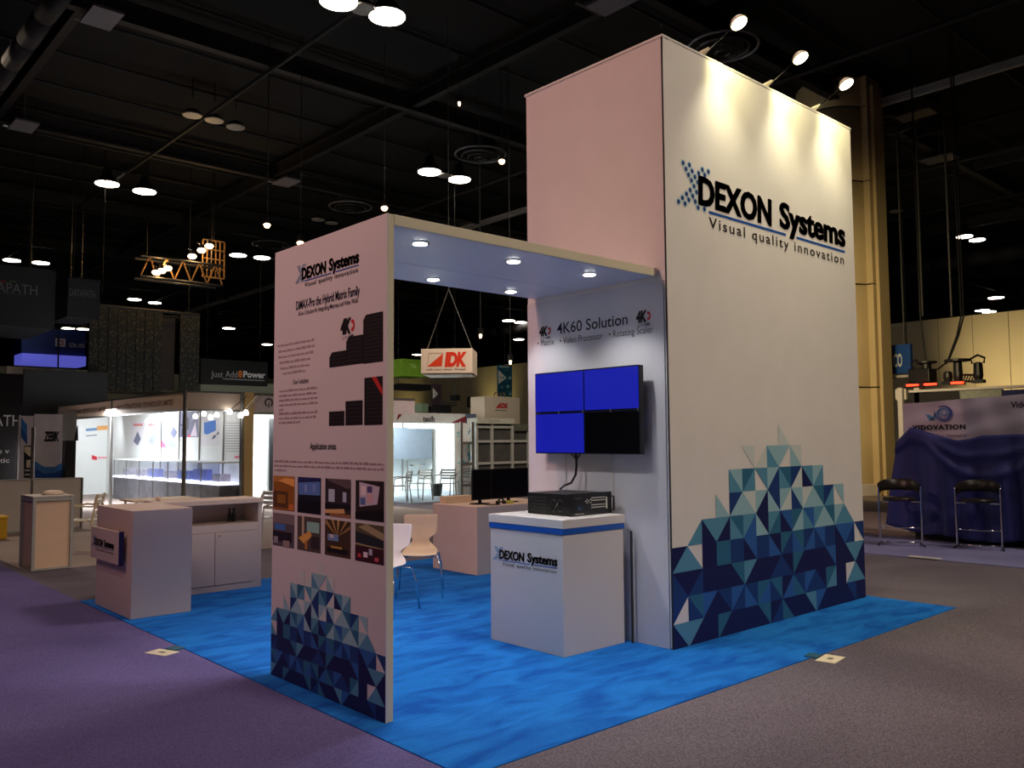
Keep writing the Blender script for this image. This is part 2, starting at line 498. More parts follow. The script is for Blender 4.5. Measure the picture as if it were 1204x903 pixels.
for x in (9.6, 20, 27, 30.5, 36.5):
    struct(MB().tube([(x, -10, 11.0), (x, 110, 11.0)], .06, 6).build('ceiling_pipe', DARKST))
for x, r in ((4.4, .22), (46, .4)):
    m = MB()
    for k in range(60):
        y = 12 + k * 1.5; m.tube([(x, y, 10.6), (x, y + 1.46, 10.6)], r, 14)
    struct(m.build('ceiling_duct', mat('duct_cloth', (22, 20, 25), .8, 0, var=.15), smooth=True))

# ================================================================= CEILING FITTINGS
G11 = 10.9


def high_bay(px, py, label, r=.42, z=G11, lit=True, group=None):
    p = onz(px, py, z)
    t = thing('ceiling_lamp', label, 'lamp', p, 0, group)
    MB().lathe(0, 0, [(r * .3, .55), (r * .45, .3), (r * 1.02, .04), (r * 1.02, 0)] if lit else [(r * .4, .16), (r * .9, .06), (r * 1.02, 0)], 14).build('lamp_housing', BLACKM, t, world=False)
    MB().lathe(0, 0, [(r * .94, -.03), (r * .96, .0)], 16).build('lamp_glass', LAMPON if lit else LAMPOFF, t, world=False)
    MB().tube([(0, 0, .5), (0, 0, 12 - z)], .015, 5).build('hanging_rod', BLACKM, t, world=False)


for px, py, lb in [
    (126, 216, 'lit round ceiling lamp, left one of the pair above the blue hanging sign'),
    (170, 225, 'lit round ceiling lamp, right one of the pair above the blue hanging sign'),
    (398, 1, 'bright lit ceiling lamp cut by the top edge of the photo'),
    (455, 19, 'largest bright lit ceiling lamp, near the top edge of the photo'),
    (505, 202, 'lit ceiling lamp left of the tower, left one of the pair below the ringed vent'),
    (540, 211, 'lit ceiling lamp left of the tower, right one of the pair below the ringed vent'),
    (14, 306, 'lit ceiling lamp above the dark hanging banner at the far left, left of its pair'),
    (48, 309, 'lit round ceiling lamp above the dark hanging banner, right of its pair'),
    (158, 352, 'lit round ceiling lamp above the speckled dark cube, left of its pair'),
    (182, 356, 'lit round ceiling lamp above the speckled dark cube, right of its pair'),
    (280, 300, 'lit round ceiling lamp beside the glowing truss, left of its pair'),
    (308, 303, 'lit round ceiling lamp beside the upper left corner of the printed panel'),
]:
    high_bay(px, py, lb)
for px, py, lb in [
    (80, 386, 'distant lit ceiling lamp over the blue hanging sign, left of its pair'),
    (98, 387, 'distant lit ceiling lamp over the blue hanging sign, right of its pair'),
    (26, 395, 'distant lit ceiling lamp left of the blue hanging sign'),
    (269, 386, 'distant lit ceiling lamp right of the speckled dark cube'),
    (314, 405, 'distant lit ceiling lamp touching the left edge of the printed panel'),
    (250, 423, 'tiny distant ceiling lamp above the black banner on the left'),
    (475, 403, 'distant ceiling lamp above the green hanging box, by the panel edge'),
    (490, 417, 'distant ceiling lamp just above the green hanging box'),
    (598, 377, 'distant ceiling lamp seen under the canopy, left of its pair'),
    (612, 379, 'distant ceiling lamp seen under the canopy, right of its pair'),
    (610, 399, 'distant ceiling lamp below the pair seen under the canopy'),
    (1171, 350, 'tiny bright ceiling lamp above the right-hand partition wall'),
    (1155, 365, 'ceiling lamp at the top of the right-hand partition wall, left of its pair'),
    (1163, 366.5, 'ceiling lamp at the top of the right-hand partition wall, right of its pair'),
]:
    high_bay(px, py, lb, .5)
for px, py, lb in [
    (1134, 278, 'lit round ceiling lamp on the dark right side, left of its pair'),
    (1149, 282, 'lit round ceiling lamp on the dark right side, right of its pair')]:
    high_bay(px, py, lb, .36)
for px, py, lb in [
    (226, 135, 'unlit grey ceiling lamp, left one of three in a row'),
    (252, 141, 'unlit grey ceiling lamp, middle one of three in a row'),
    (277, 149, 'unlit grey ceiling lamp, right one of three in a row'),
    (427, 10, 'unlit grey ceiling lamp between the two biggest lit lamps'),
    (523, 206, 'unlit grey ceiling lamp between the lit pair left of the pink tower'),
    (1054, 248, 'unlit grey ceiling lamp beside the column'),
    (374, 258, 'unlit grey ceiling lamp above the top edge of the printed panel'),
    (390, 262, 'unlit grey ceiling lamp above the printed panel, nearest its top edge')]:
    high_bay(px, py, lb, .28, lit=False)

# small hanging work lamps
for px, py, lb in [(314, 263, 'small bright work lamp above the left edge of the printed panel'),
                   (353, 284, 'small bright work lamp just above the slanting top of the printed panel'),
                   (452, 243, 'small bright work lamp above the near top corner of the printed panel'),
                   (590, 188, 'small bright work lamp beside the ringed vent left of the tower'),
                   (540, 120, 'tiny work lamp high in the dark roof, left of the tower'),
                   (579, 71, 'tiny pale double lamp under a beam high left of the tower'),
                   (565, 393, 'tiny lamp point over the orange and white hanging box'),
                   (600, 424, 'tiny lamp point above the teal hanging banner')]:
    d = ray(px, py); p = Vector((d.x, d.y, d.z)) / math.hypot(d.x, d.y) * 22 + CAM
    t = thing('work_lamp', lb, 'lamp', p)
    MB().box((-.05, -.05, .0), (.05, .05, .16)).build('lamp_housing', BLACKM, t, world=False)
    rr = .09 if py > 125 and py < 300 else .04
    MB().lathe(0, 0, [(rr * .6, -.10), (rr, -.03), (rr * .7, .0)], 10).build('bulb', LAMPWARM, t, world=False)
    MB().tube([(0, 0, .16), (0, 0, 12 - p.z)], .012, 4).build('hanging_cable', BLACKM, t, world=False)

# round air diffusers with rings
for px, py, lb in [(565, 185, 'round ringed air vent in the roof left of the pink tower'),
                   (412, 246, 'round ringed air vent above the printed panel'),
                   (318, 290, 'round ringed air vent above the left edge of the printed panel'),
                   (850, 60, 'round ringed air vent behind the first arm lamp'),
                   (270, 370, 'small distant round ringed air vent right of the glowing truss'),
                   (1042, 152, 'pale round air vent beside the column top')]:
    p = onz(px, py, 11.0)
    t = thing('air_diffuser', lb, 'air vent', p)
    MB().lathe(0, 0, [(.5, 1.0), (.5, .1)], 18).build('duct_neck', DARKST, t, world=False)
    for k, r in enumerate((.85, .62, .4, .18)):
        m = MB(); pts = [(r * math.cos(2 * math.pi * j / 20), r * math.sin(2 * math.pi * j / 20), .1 - k * .05) for j in range(21)]
        m.tube(pts, .035, 4).build('vent_ring', mat('vent_paint', (110, 108, 112), .5) if k == 0 else GREYM if False else DARKST if k == 2 else STEEL, t, world=False)

# white service boxes with arms
for px, py, lb in [(120, 22, 'white service panel on a bracket, top left of the roof'),
                   (28, 149, 'white service panel on a bracket at the left edge of the roof'),
                   (337, 215, 'white service panel on a bracket above the printed panel'),
                   (720, 4, 'white service panel on a bracket above the tower'),
                   (1105, 188, 'pale service panel on a bracket right of the column'),
                   (1077, 136, 'pale reddish service panel high right of the column')]:
    p = onz(px, py, 11.0)
    t = thing('ceiling_service_panel', lb, 'panel', p)
    MB().box((-.32, -.5, 0), (.32, .5, .06)).build('panel_plate', mat('service_panel_white', (112, 108, 116), .5), t, world=False)
    MB().tube([(-.4, .7, .15), (.4, .7, .15)], .03, 5).build('bracket', GREYM, t, world=False)
    MB().tube([(0, 0, .06), (0, 0, .95)], .025, 5).build('hanging_rod', GREYM, t, world=False)

# ================================================================= THE MAIN STAND
XT, YT, XT2, YT2, HT = 5.2865, 4.06, 8.413, 5.653, 4.80
B0 = .012   # top of the blue carpet

# ---- tall fabric tower
tw = thing('fabric_tower', 'tall white fabric-covered tower with a large logo and blue triangle print', 'tower', (XT, YT, B0))
bm_ = MB()
bm_.box((XT + .012, YT + .012, B0), (XT2, YT2, HT))
bev(bm_.build('fabric_cover', FABRIC, tw), .012, 3)
# front skin: slightly wavy fabric, pulled at the top corner
rows = []
N = 40
for i in range(N + 1):
    z = B0 + (HT - B0) * i / N; row = []
    for j in range(61):
        u = j / 60; x = XT + .01 + (XT2 - XT - .01) * u
        w_ = math.exp(-(HT - z) / .25) * math.exp(-u / .10) * .006 * math.sin(u * 160 + z * 3)
        row.append((x, YT + .008 - .004 - w_, z))
    rows.append(row)
MB().grid(rows).build('front_fabric', FABRIC, tw, smooth=True)
MB().box((XT + .001, YT + .003, B0), (XT + .011, YT + .013, HT - .02)).build('corner_seam', SEAM, tw)
m = MB().tube([(XT + .006, YT2, HT - .004), (XT + .006, YT + .006, HT - .004), (XT2, YT + .006, HT - .004), (XT2, YT2, HT - .004), (XT + .006, YT2, HT - .004)], .012, 6)
m.build('top_edge_piping', FABRIC, tw)
MB().box((XT + .003, YT + .035, B0), (XT + .011, YT2 - .01, 2.84)).build('inner_wall_board', PANEL, tw)
logo('tower', tw, 'y', YT + .004, 5.42, 1, 3.3, 1)
pattern(tw, 'y', YT + .003, XT2 - .005, 1, (XT2 - XT - .01) / 16, .192, 9)
# wording over the screens
t = MB()
lettering(t, '4K60 Solution', 'x', XT + .003, 5.264, 4.457, 2.530, .092, (24, 26, 34), .006)
t.build('heading_lettering', INK, tw, ink=True)
t = MB()
lettering(t, '\u2022 Matrix', 'x', XT + .003, 5.51, 5.30, 2.442, .055, (70, 72, 78))
t.build('subheading_lettering', INK, tw, ink=True); t = MB(); lettering(t, '\u2022 Video Processor', 'x', XT + .003, 5.23, 4.73, 2.438, .055, (70, 72, 78))
t.build('subheading_lettering', INK, tw, ink=True); t = MB(); lettering(t, '\u2022 Rotating Scaler', 'x', XT + .003, 4.66, 4.20, 2.440, .055, (70, 72, 78))
t.build('subheading_lettering', INK, tw, ink=True)
label_4k(tw, 'x', XT + .003, 5.49, -1, 2.50, .15, .11)
label_4k(tw, 'x', XT + .003, 4.37, -1, 2.50, .15, .12)
# arm lamps over the front
for i, (px, py) in enumerate([(5.854, 0), (6.838, 0), (7.70, 0)]):
    nm = ['leftmost of three, nearest the corner', 'middle of three', 'rightmost of three'][i]
    x = px
    t = thing('arm_lamp', 'white spotlight arm on tower top, ' + nm, 'lamp', (x, YT - .005, HT + .01))
    hx, hy, hz = x + .13, YT - .25, HT + .24
    MB().tube([(x, YT + .06, HT + .010), (x + .012, YT + .03, HT + .03), (x + .035, YT - .03, HT + .065)], [.03, .028, .012], 8).build('lamp_clamp', TRIM, t)
    MB().tube([(x + .03, YT - .025, HT + .055), (hx, hy, hz)], .007, 6).build('lamp_arm', CHROME, t)
    T = Matrix.Translation((hx, hy, hz)) @ Matrix.Rotation(math.radians(-28), 4, 'X')
    m = MB().lathe(0, 0, [(.02, .045), (.05, .025), (.072, -.005), (.072, -.02)], 16); m.v = [tuple(T @ Vector(q)) for q in m.v]
    m.build('lamp_head', TRIM, t, smooth=False)
    m = MB().lathe(0, 0, [(.066, -.026), (.066, -.021)], 16); m.v = [tuple(T @ Vector(q)) for q in m.v]
    m.build('lamp_lens', SPOTON, t)
    light('SPOT', (hx, hy, hz - .05), (x + .42, YT, HT - .10), 42, (1, .88, .42), .05, 120, .9, 'arm_lamp_light')
    light('SPOT', (hx, hy - .02, hz - .06), (x + .35, YT - .16, HT - 3.0), 60, (1, .92, .62), .06, 80, 1, 'arm_lamp_light')

# ---- canopy
YC0, YC1, ZC0, ZC1 = 4.145, 5.55, 2.875, 2.935
cp = thing('canopy', 'flat white canopy board with round downlights, joining printed panel and tower', 'canopy', (2.83, YC0, ZC0))
bev(MB().box((2.815, YC0 + .03, ZC0), (XT - .006, 5.0, ZC1)).build('canopy_board', CANOPY, cp), .003)
bev(MB().box((2.815, 5.005, ZC0), (XT - .006, YC1, ZC1)).build('canopy_board', CANOPY, cp), .003)
bev(MB().box((2.815, YC0, ZC0 - .002), (XT - .04, YC0 + .028, ZC1 + .004)).build('front_fascia', TRIM, cp), .003)
MB().box((XT - .04, YC0, ZC0 + .004), (XT - .008, YC0 + .028, ZC1 + .004)).build('fascia_end_cap', GREYM, cp)
DL = [(3.2, 4.42), (4.03, 4.44), (4.80, 4.42), (3.2, 5.34), (4.0, 5.35), (4.84, 5.37)]
for x, y in DL:
    f_ = MB().lathe(x, y, [(.060, ZC0 - .001), (.060, ZC0 - .006), (.050, ZC0 - .008)], 18).build('downlight', CHROME, cp)
    MB().lathe(x, y, [(.046, ZC0 - .012), (.046, ZC0 - .009)], 16).build('downlight_lens', DOWNON, f_)
    light('SPOT', (x, y, ZC0 - .03), (x, y, 0), 30, (.95, .96, 1), .04, 112, .6, 'downlight_light')

# ---- printed panel
XP, YP0, YP1, HP = 2.761, 4.143, 5.554, 2.937
pn = thing('printed_panel', 'tall white display panel printed with logo, device pictures, photos and blue triangles', 'display panel', (XP, YP0, B0))
bev(MB().box((XP + .012, YP0 + .002, B0), (XP + .052, YP1, HP)).build('panel_core', TRIM, pn), .003)
MB().box((XP, YP0 + .0, B0), (XP + .011, YP1, HP)).build('panel_face', PANEL, pn)
logo('panel', pn, 'x', XP, 5.250, -1, 2.62, .287, .32)
t = MB()
lettering(t, 'DiMAX-Pro the Hybrid Matrix Family', 'x', XP, 5.235, 4.435, 2.492, .058, (34, 30, 52), .008)
t.build('heading_lettering', INK, pn, ink=True)
t = MB()
lettering(t, 'All-in-1 Solution for Integrating Matrixes and Video Walls', 'x', XP, 5.205, 4.455, 2.448, .028, (44, 38, 50), .008)
t.build('subheading_lettering', INK, pn, ink=True)
label_4k(pn, 'x', XP, 4.655, -1, 2.235, .165, .125)
t = MB()
lettering(t, '5-in-1 solution', 'x', XP, 5.27, 5.06, 1.990, .032, (40, 34, 40), .01)
t.build('subheading_lettering', INK, pn, ink=True); t = MB(); lettering(t, 'Application areas', 'x', XP, 5.03, 4.70, 1.552, .042, (30, 26, 34), .008)
t.build('subheading_lettering', INK, pn, ink=True)
text_lines(pn, 'x', XP, [(5.50, 4.99, 2.262), (5.49, 4.985, 2.222), (5.49, 4.99, 2.182), (5.47, 5.04, 2.142), (5.46, 5.05, 2.102), (5.42, 5.09, 2.066)], .016, (170, 150, 160), 3)
text_lines(pn, 'x', XP, [(5.47, 4.94, 1.945), (5.47, 4.95, 1.912), (5.47, 4.94, 1.880), (5.47, 4.94, 1.848), (5.47, 5.40, 1.816), (5.47, 4.94, 1.788), (5.47, 4.94, 1.757), (5.47, 5.17, 1.727)], .015, (160, 140, 150), 4)
text_lines(pn, 'x', XP, [(5.53, 4.17, 1.462), (5.53, 4.17, 1.432), (5.53, 5.35, 1.402)], .014, (160, 140, 150), 5)


def rack_picture(y0, y1, z0, z1, corner, sash=False):
    mb = MB(); c_ = .03 if corner else 0
    polyp(mb, 'x', XP, [(y0, z0), (y1, z0), (y1, z1), (y0 - c_, z1), (y0, z1 - c_)] if corner else [(y0, z0), (y1, z0), (y1, z1), (y0, z1)], (24, 22, 26), .002)
    n = int((z1 - z0) / .022)
    for k in range(1, n):
        z = z0 + k * (z1 - z0) / n
        rect(mb, 'x', XP, y0 - .012, y1 + .012, z, z + .003, (58, 54, 58), .0026)
    for k in range(3):
        rect(mb, 'x', XP, y0 - .05 - k * .04, y0 - .052 - k * .04, z0 + .02, z1 - .03, (46, 42, 46), .0028)
    if sash:
        polyp(mb, 'x', XP, [(y0 - .08, z1), (y0 - .13, z1), (y1, z1 - .075), (y1, z1 - .115)], (196, 50, 48), .0032)
    mb.build('device_picture', INK, pn, ink=True)


for a in [(4.79, 4.585, 2.07, 2.165, 1), (4.588, 4.395, 2.07, 2.245, 1), (4.393, 4.18, 2.066, 2.36, 1)]: rack_picture(*a)
for i, a in enumerate([(4.79, 4.605, 1.700, 1.79), (4.592, 4.397, 1.700, 1.848), (4.378, 4.182, 1.697, 1.98)]): rack_picture(*a, 0, i == 2)


def photo(y0, z0, h, base, shapes):
    mb = MB(); wd = .305
    rect(mb, 'x', XP, y0, y0 - wd, z0, z0 + h, base, .002)
    o = .0024
    for col_, pts in shapes:
        polyp(mb, 'x', XP, [(y0 - wd * u, z0 + h * v) for u, v in pts], col_, o); o += .0003
    mb.build('photo_print', INK, pn, ink=True)


def q(a, b, c_, d): return [(a, b), (c_, b), (c_, d), (a, d)]


YS = [5.54, 5.19, 4.83, 4.47]; H1, Z1, H2, Z2 = .232, 1.137, .222, .892
photo(YS[0], Z1, H1, (150, 96, 40), [((186, 128, 64), q(0, .82, 1, 1)), ((244, 176, 90), [(.25, .86), (.9, .72), (1, .7), (1, .92), (.6, .95)]), ((92, 62, 34), q(0, .08, .7, .55)), ((150, 100, 40), q(.2, .2, .6, .45)), ((206, 120, 60), q(.75, .03, .98, .2))])
photo(YS[1], Z1, H1, (24, 26, 44), [((40, 42, 100), [(0, .85), (1, .93), (1, 1), (0, 1)]), ((92, 130, 200), [(.04, .5), (.97, .52), (.97, .9), (.04, .84)]), ((130, 160, 220), q(.3, .58, .42, .8)), ((120, 150, 214), q(.65, .6, .8, .82)), ((12, 12, 24), q(.0, .0, 1, .35)), ((20, 20, 30), q(.2, .3, .3, .47)), ((20, 20, 30), q(.55, .3, .7, .44))])
photo(YS[2], Z1, H1, (52, 44, 50), [((98, 84, 88), [(.1, .95), (.9, .75), (1, .8), (1, 1), (.1, 1)]), ((190, 205, 226), q(.14, .38, .38, .72)), ((180, 196, 220), q(.7, .4, .84, .66)), ((24, 22, 28), q(0, .2, 1, .34)), ((226, 180, 120), [(0, .06), (.8, .1), (.75, .22), (0, .16)]), ((158, 110, 74), q(.2, 0, 1, .08))])
photo(YS[3], Z1, H1, (44, 34, 36), [((206, 196, 214), [(.15, .32), (.78, .42), (.86, .86), (.14, .96)]), ((240, 226, 232), q(.2, .62, .38, .86)), ((90, 80, 130), q(.42, .7, .6, .86)), ((226, 180, 190), q(.44, .45, .62, .66)), ((96, 120, 180), q(.18, .38, .36, .56)), ((20, 16, 20), [(.0, .0), (1, .0), (1, .3), (0, .18)])])
photo(YS[0], Z2, H2, (90, 84, 92), [((128, 116, 120), q(0, .7, 1, 1)), ((70, 120, 190), q(.1, .5, .6, .68)), ((34, 30, 40), q(0, .15, .9, .45)), ((150, 150, 160), q(.05, .08, .25, .28)), ((160, 140, 140), q(.5, .0, .8, .2))])
photo(YS[1], Z2, H2, (84, 74, 70), [((190, 176, 150), q(.2, .45, .3, 1)), ((150, 200, 190), q(.42, .56, .95, .86)), ((230, 176, 90), [(.05, .35), (.55, .6), (.65, .45), (.3, .2)]), ((52, 44, 48), q(.6, .1, .95, .45)), ((190, 130, 60), q(.35, .05, .45, .3))])
photo(YS[2], Z2, H2, (70, 52, 36), [((176, 140, 84), [(.48, .55), (.0, .9), (.05, 1)]), ((190, 150, 90), [(.5, .55), (.25, 1), (.35, 1)]), ((210, 176, 110), [(.5, .55), (.5, 1), (.58, 1)]), ((176, 140, 84), [(.52, .55), (.8, 1), (.9, 1)]), ((160, 128, 80), [(.52, .55), (1, .8), (1, .9)]), ((120, 150, 200), q(.12, .42, .55, .6)), ((210, 206, 220), q(.2, .5, .36, .6)), ((24, 18, 22), q(.1, .1, .9, .22)), ((190, 150, 70), q(.25, .22, .7, .28))])
photo(YS[3], Z2, H2, (92, 84, 66), [((170, 156, 120), [(.1, .9), (1, .62), (1, .8), (.4, 1)]), ((36, 44, 48), [(0, .48), (1, .42), (1, .62), (0, .78)]), ((180, 160, 120), [(0, .44), (1, .38), (1, .41), (0, .47)]), ((60, 24, 34), q(0, 0, 1, .4)), ((236, 226, 236), q(.3, .12, .45, .26)), ((200, 60, 70), q(.1, .1, .22, .2)), ((190, 190, 214), q(.5, .2, .62, .36)), ((210, 90, 100), q(.7, .06, .84, .16))])
pattern(pn, 'x', XP, YP0 + .003, -1, .0945, .0945, YP1 - YP0 - .006)

# ---- counter with rack device
XC, YC, = 4.528, 4.47
ct = thing('demo_counter', 'white box counter with blue stripe and logo, beneath the blue video wall', 'counter', (XC, YC, B0))
XE = 5.205
bev(MB().box((XC, YC, B0), (XE, 5.29, .900)).build('counter_body', WHITE, ct), .003)
bev(MB().box((XC - .012, YC - .012, .944), (XE + .01, 5.30, 1.010)).build('counter_top', WHITE, ct), .003)
MB().box((XC - .009, YC - .009, .902), (XE + .007, 5.297, .942)).build('blue_stripe', BLUESTR, ct)
logo('counter', ct, 'x', XC, 5.262, -1, .600, .262, .29)
lb_ = thing('low_box', 'white box standing behind the striped demo counter, only its left edge showing', 'box', (4.90, 5.42, B0))
bev(MB().box((4.85, 5.32, B0), (5.27, 5.63, .90)).build('box_body', WHITE, lb_), .003)

XD, YD = 4.755, 4.62
dv = thing('matrix_device', 'black rack-mount switching device with button rows, on the striped counter', 'electronic device', (XD, YD, 1.01))
bev(MB().box((XD, YD, 1.014), (XD + .44, 5.09, 1.180)).build('chassis', BLACKM, dv), .003)
MB().box((XD - .0, YD - .012, 1.0115), (XD + .445, YD - .001, 1.184)).build('front_plate', BLACK, dv)
for k in range(2):
    MB().tube([(XD + .455 - .0, YD - .012, 1.03 + k * .0), (XD + .462, YD - .045, 1.04), (XD + .462, YD - .045, 1.145), (XD + .455, YD - .012, 1.155)], .008, 6).build('rack_handle', BLACKM, dv) if k == 0 else None
MB().box((XD + .446, YD - .012, 1.0115), (XD + .475, YD - .002, 1.184)).build('mounting_ear', BLACKM, dv)
btn = mat('button_grey', (206, 204, 198), .4)
first = None
for r, z in enumerate((1.130, 1.110, 1.075, 1.055)):
    for k in range(10):
        if first is None:
            first = MB().box((0, -.004, 0), (.010, 0, .008)).build('button', btn, dv, world=False); o = first
        else:
            o = first.copy(); C.objects.link(o)
        o.location = (.235 + k * .0165, -.0125, z - 1.0)
MB().box((XD + .405, YD - .017, 1.052), (XD + .418, YD - .0125, 1.145)).build('label_strip', btn, dv)
m = MB()
for dx, dz in ((0, .012), (0, -.012), (.016, 0), (-.016, 0), (.04, .012), (.04, -.012)): m.box((XD + .185 + dx - .005, YD - .017, 1.120 + dz - .004), (XD + .185 + dx + .005, YD - .0125, 1.120 + dz + .004))
m.build('arrow_keys', btn, dv)
MB().box((XD + .07, YD - .015, 1.05), (XD + .14, YD - .0125, 1.09)).build('small_screen', mat('dark_lcd', (34, 42, 58), .2), dv)
m = MB(); rect(m, 'y', YD - .0125, XD + .05, XD + .15, 1.022, 1.028, (170, 168, 165), .001); rect(m, 'y', YD - .0125, XD + .05, XD + .13, 1.145, 1.151, (90, 90, 92), .001)
m.build('label_print', INK, dv, ink=True)
for k in range(5):
    for s in range(2):
        MB().box((XD - .003, 5.06 - s * .11, 1.035 + k * .026), (XD - .0005, 4.98 - s * .11, 1.045 + k * .026)).build('vent_slot', SEAM, dv)
for s in range(2):
    MB().tube([(XD - .004, 4.79 - s * .075 + .028 * math.cos(a * math.pi / 8), 1.09 + .045 * math.sin(a * math.pi / 8)) for a in range(17)], .003, 4).build('fan_guard', GREYM if False else BLACK, dv)
MB().tube([(XD - .004, 4.77, 1.07), (XD - .004, 4.74, 1.11)], .003, 4).build('fan_blade', GREYM, dv)

# ---- video wall
SB = mat('screen_frame', (16, 18, 34), .3)
SCR = emis('blue_screen', (2, 18, 168), .85); SCR.node_tree.nodes['Principled BSDF'].inputs['Base Color'].default_value = (.002, .002, .012, 1)
SCRB = mat('black_screen', (5, 5, 7), .22)
yl, yr, zt, zb = 5.415, 4.245, 2.183, 1.484
wy = (yl - yr) / 2; hz_ = (zt - zb) / 2
for i in range(2):
    for j in range(2):
        y1 = yl - i * wy - .001; y0 = yl - (i + 1) * wy + .001; z0 = zb + j * hz_ + .001; z1 = zb + (j + 1) * hz_ - .001
        pos = ('left' if i == 0 else 'right')
        lab = {(0, 1): 'blue flat screen, upper left of the video wall', (1, 1): 'brightest blue flat screen, upper right of the video wall',
               (0, 0): 'blue flat screen, lower left of the video wall', (1, 0): 'black switched-off screen, lower right of the video wall'}[(i, j)]
        t = thing('wall_screen', lab, 'screen', (5.16, (y0 + y1) / 2, z0), 0, 'screens of the two-by-two video wall')
        bev(MB().box((5.166, y0, z0), (5.215, y1, z1)).build('screen_housing', BLACK, t), .003)
        MB().box((5.160, y0, z0), (5.1655, y1, z1)).build('bezel', SB, t)
        MB().box((5.1585, y0 + .006, z0 + .010), (5.1595, y1 - .006, z1 - .010)).build('screen', SCRB if (i, j) == (1, 0) else SCR, t)
        MB().box((5.216, (y0 + y1) / 2 - .1, z0 + .1), (XT - .001, (y0 + y1) / 2 + .1, z1 - .1)).build('wall_bracket', BLACKM, t)
        for yy_ in (y0 + .012, (y0 + y1) / 2): MB().box((5.152, yy_ - .006, z1 - .012 if j == 0 else z0), (5.1583, yy_ + .006, z1 if j == 0 else z0 + .012)).build('clip', GREYM, t)
tag(MB().tube([(5.22, 4.99, 1.50), (5.21, 4.975, 1.44), (5.20, 4.965, 1.38), (5.20, 4.975, 1.31), (5.19, 5.02, 1.24), (5.15, 5.06, 1.22), (5.10, 5.06, 1.19)], .010, 8).tube([(5.22, 5.05, 1.49), (5.215, 5.0, 1.455), (5.21, 4.975, 1.43)], .006, 6).tube([(5.22, 4.93, 1.49), (5.215, 4.96, 1.455), (5.21, 4.975, 1.43)], .006, 6)
    .build('power_cable', BLACK, smooth=True), 'black cable hanging from the video wall down to the rack device', 'cable')
tag(MB().box((XE + .028, 4.41, B0), (XE + .042, 4.425, .88)).build('gap_shadow_strip', SEAM), 'thin dark upright strip painted as the shadow line between striped counter and tower wall', 'strip')  # dark strip stands in for the shade in the gap beside the counter
for y_ in (5.17, 4.64):
    tag(MB().tube([(XT - .008, y_, 1.50), (XT - .008, y_ - .005, 1.0), (XT - .008, y_, B0 + .01)], .005, 5).build('white_cable', WHITE), 'thin white cable running down the wall below the video wall, ' + ('left one' if y_ > 5 else 'right one'), 'cable')

# ---- left reception counter
t = thing('reception_counter', 'white box counter with a mounted logo plate, at the blue carpet corner', 'counter', (2.667, 8.11, B0))
bev(MB().box((2.667, 8.11, B0), (3.215, 9.15, .985)).build('counter_body', CREAMLAM, t), .004)
p_ = bev(MB().box((2.600, 8.262, .487), (2.625, 9.10, .787)).build('logo_plate', CREAMLAM, t), .002)
MB().box((2.598, 8.245, .480), (2.640, 8.260, .792)).build('plate_edge', NAVYE, t)
MB().box((2.626, 8.50, .6), (2.666, 8.8, .7)).build('plate_spacer', GREYM, t)
logo('plate', p_, 'x', 2.600, 9.05, -1, .56, .235, .27)
t = thing('cabinet_counter', 'white low cabinet with two doors and open shelf, beside the reception counter', 'cabinet', (3.22, 8.95, B0))
X0, X1, Y0, Y1 = 3.222, 4.33, 8.97, 9.42
bev(MB().box((X0, Y0 - .02, .935), (X1 + .01, Y1, .985)).build('cabinet_top', CREAMLAM, t), .003)
MB().box((X0, Y0, B0), (X0 + .02, Y1, .934)).build('side_panel', CREAMLAM, t)
MB().box((X1 - .04, Y0, B0), (X1, Y1, .934)).build('side_panel', CREAMLAM, t)
MB().box((X0 + .021, Y0 + .01, .70), (X1 - .041, Y1 - .02, .72)).build('shelf', CREAMLAM, t)
MB().box((X0 + .021, Y1 - .02, B0), (X1 - .041, Y1, .934)).build('back_panel', CREAMLAM, t)
MB().box((X0 + .021, Y0, .64), (X1 - .041, Y0 + .02, .72)).build('front_rail', CREAMLAM, t)
MB().box((X0 + .021, Y0, B0), (X1 - .041, Y0 + .02, .075)).build('plinth', CREAMLAM, t)
for k, (a, b) in enumerate([(X0 + .024, 3.80), (3.806, X1 - .095)]):
    d_ = bev(MB().box((a, Y0 - .004, .08), (b, Y0 + .014, .635)).build('door', CREAMLAM, t), .002)
    if k: MB().lathe(0, 0, [(.010, 0), (.010, .012)], 10).build('lock', CHROME, d_, world=False); o = d_.children[0]; o.location = (3.845 - 3.22, Y0 - .004 - 8.95, .60 - B0); o.rotation_euler = (math.pi / 2, 0, 0)
MB().box((X1 - .094, Y0, .076), (X1 - .041, Y0 + .014, .638)).build('front_stile', CREAMLAM, t)
for x in (4.06, 4.11):
    tt = thing('dark_bottle', 'small dark bottle on the open cabinet shelf, ' + ('left' if x < 4.1 else 'right') + ' of two', 'bottle', (x, 9.2, .722))
    MB().lathe(x, 9.2, [(.02, .721), (.022, .73), (.022, .80), (.01, .83), (.01, .85)], 10).build('bottle_body', BLACK, tt)
    MB().lathe(x, 9.2, [(.012, .851), (.012, .87)], 10).build('bottle_cap', BLACKM, tt)
t = thing('round_ornament', 'small white round object on the cabinet counter top', 'ornament', (3.32, 9.3, .986))
MB().lathe(3.32, 9.3, [(.012, .986), (.024, 1.0), (.026, 1.012), (.016, 1.03), (.004, 1.036)], 12).build('knob_body', CREAMLAM, t, smooth=True)

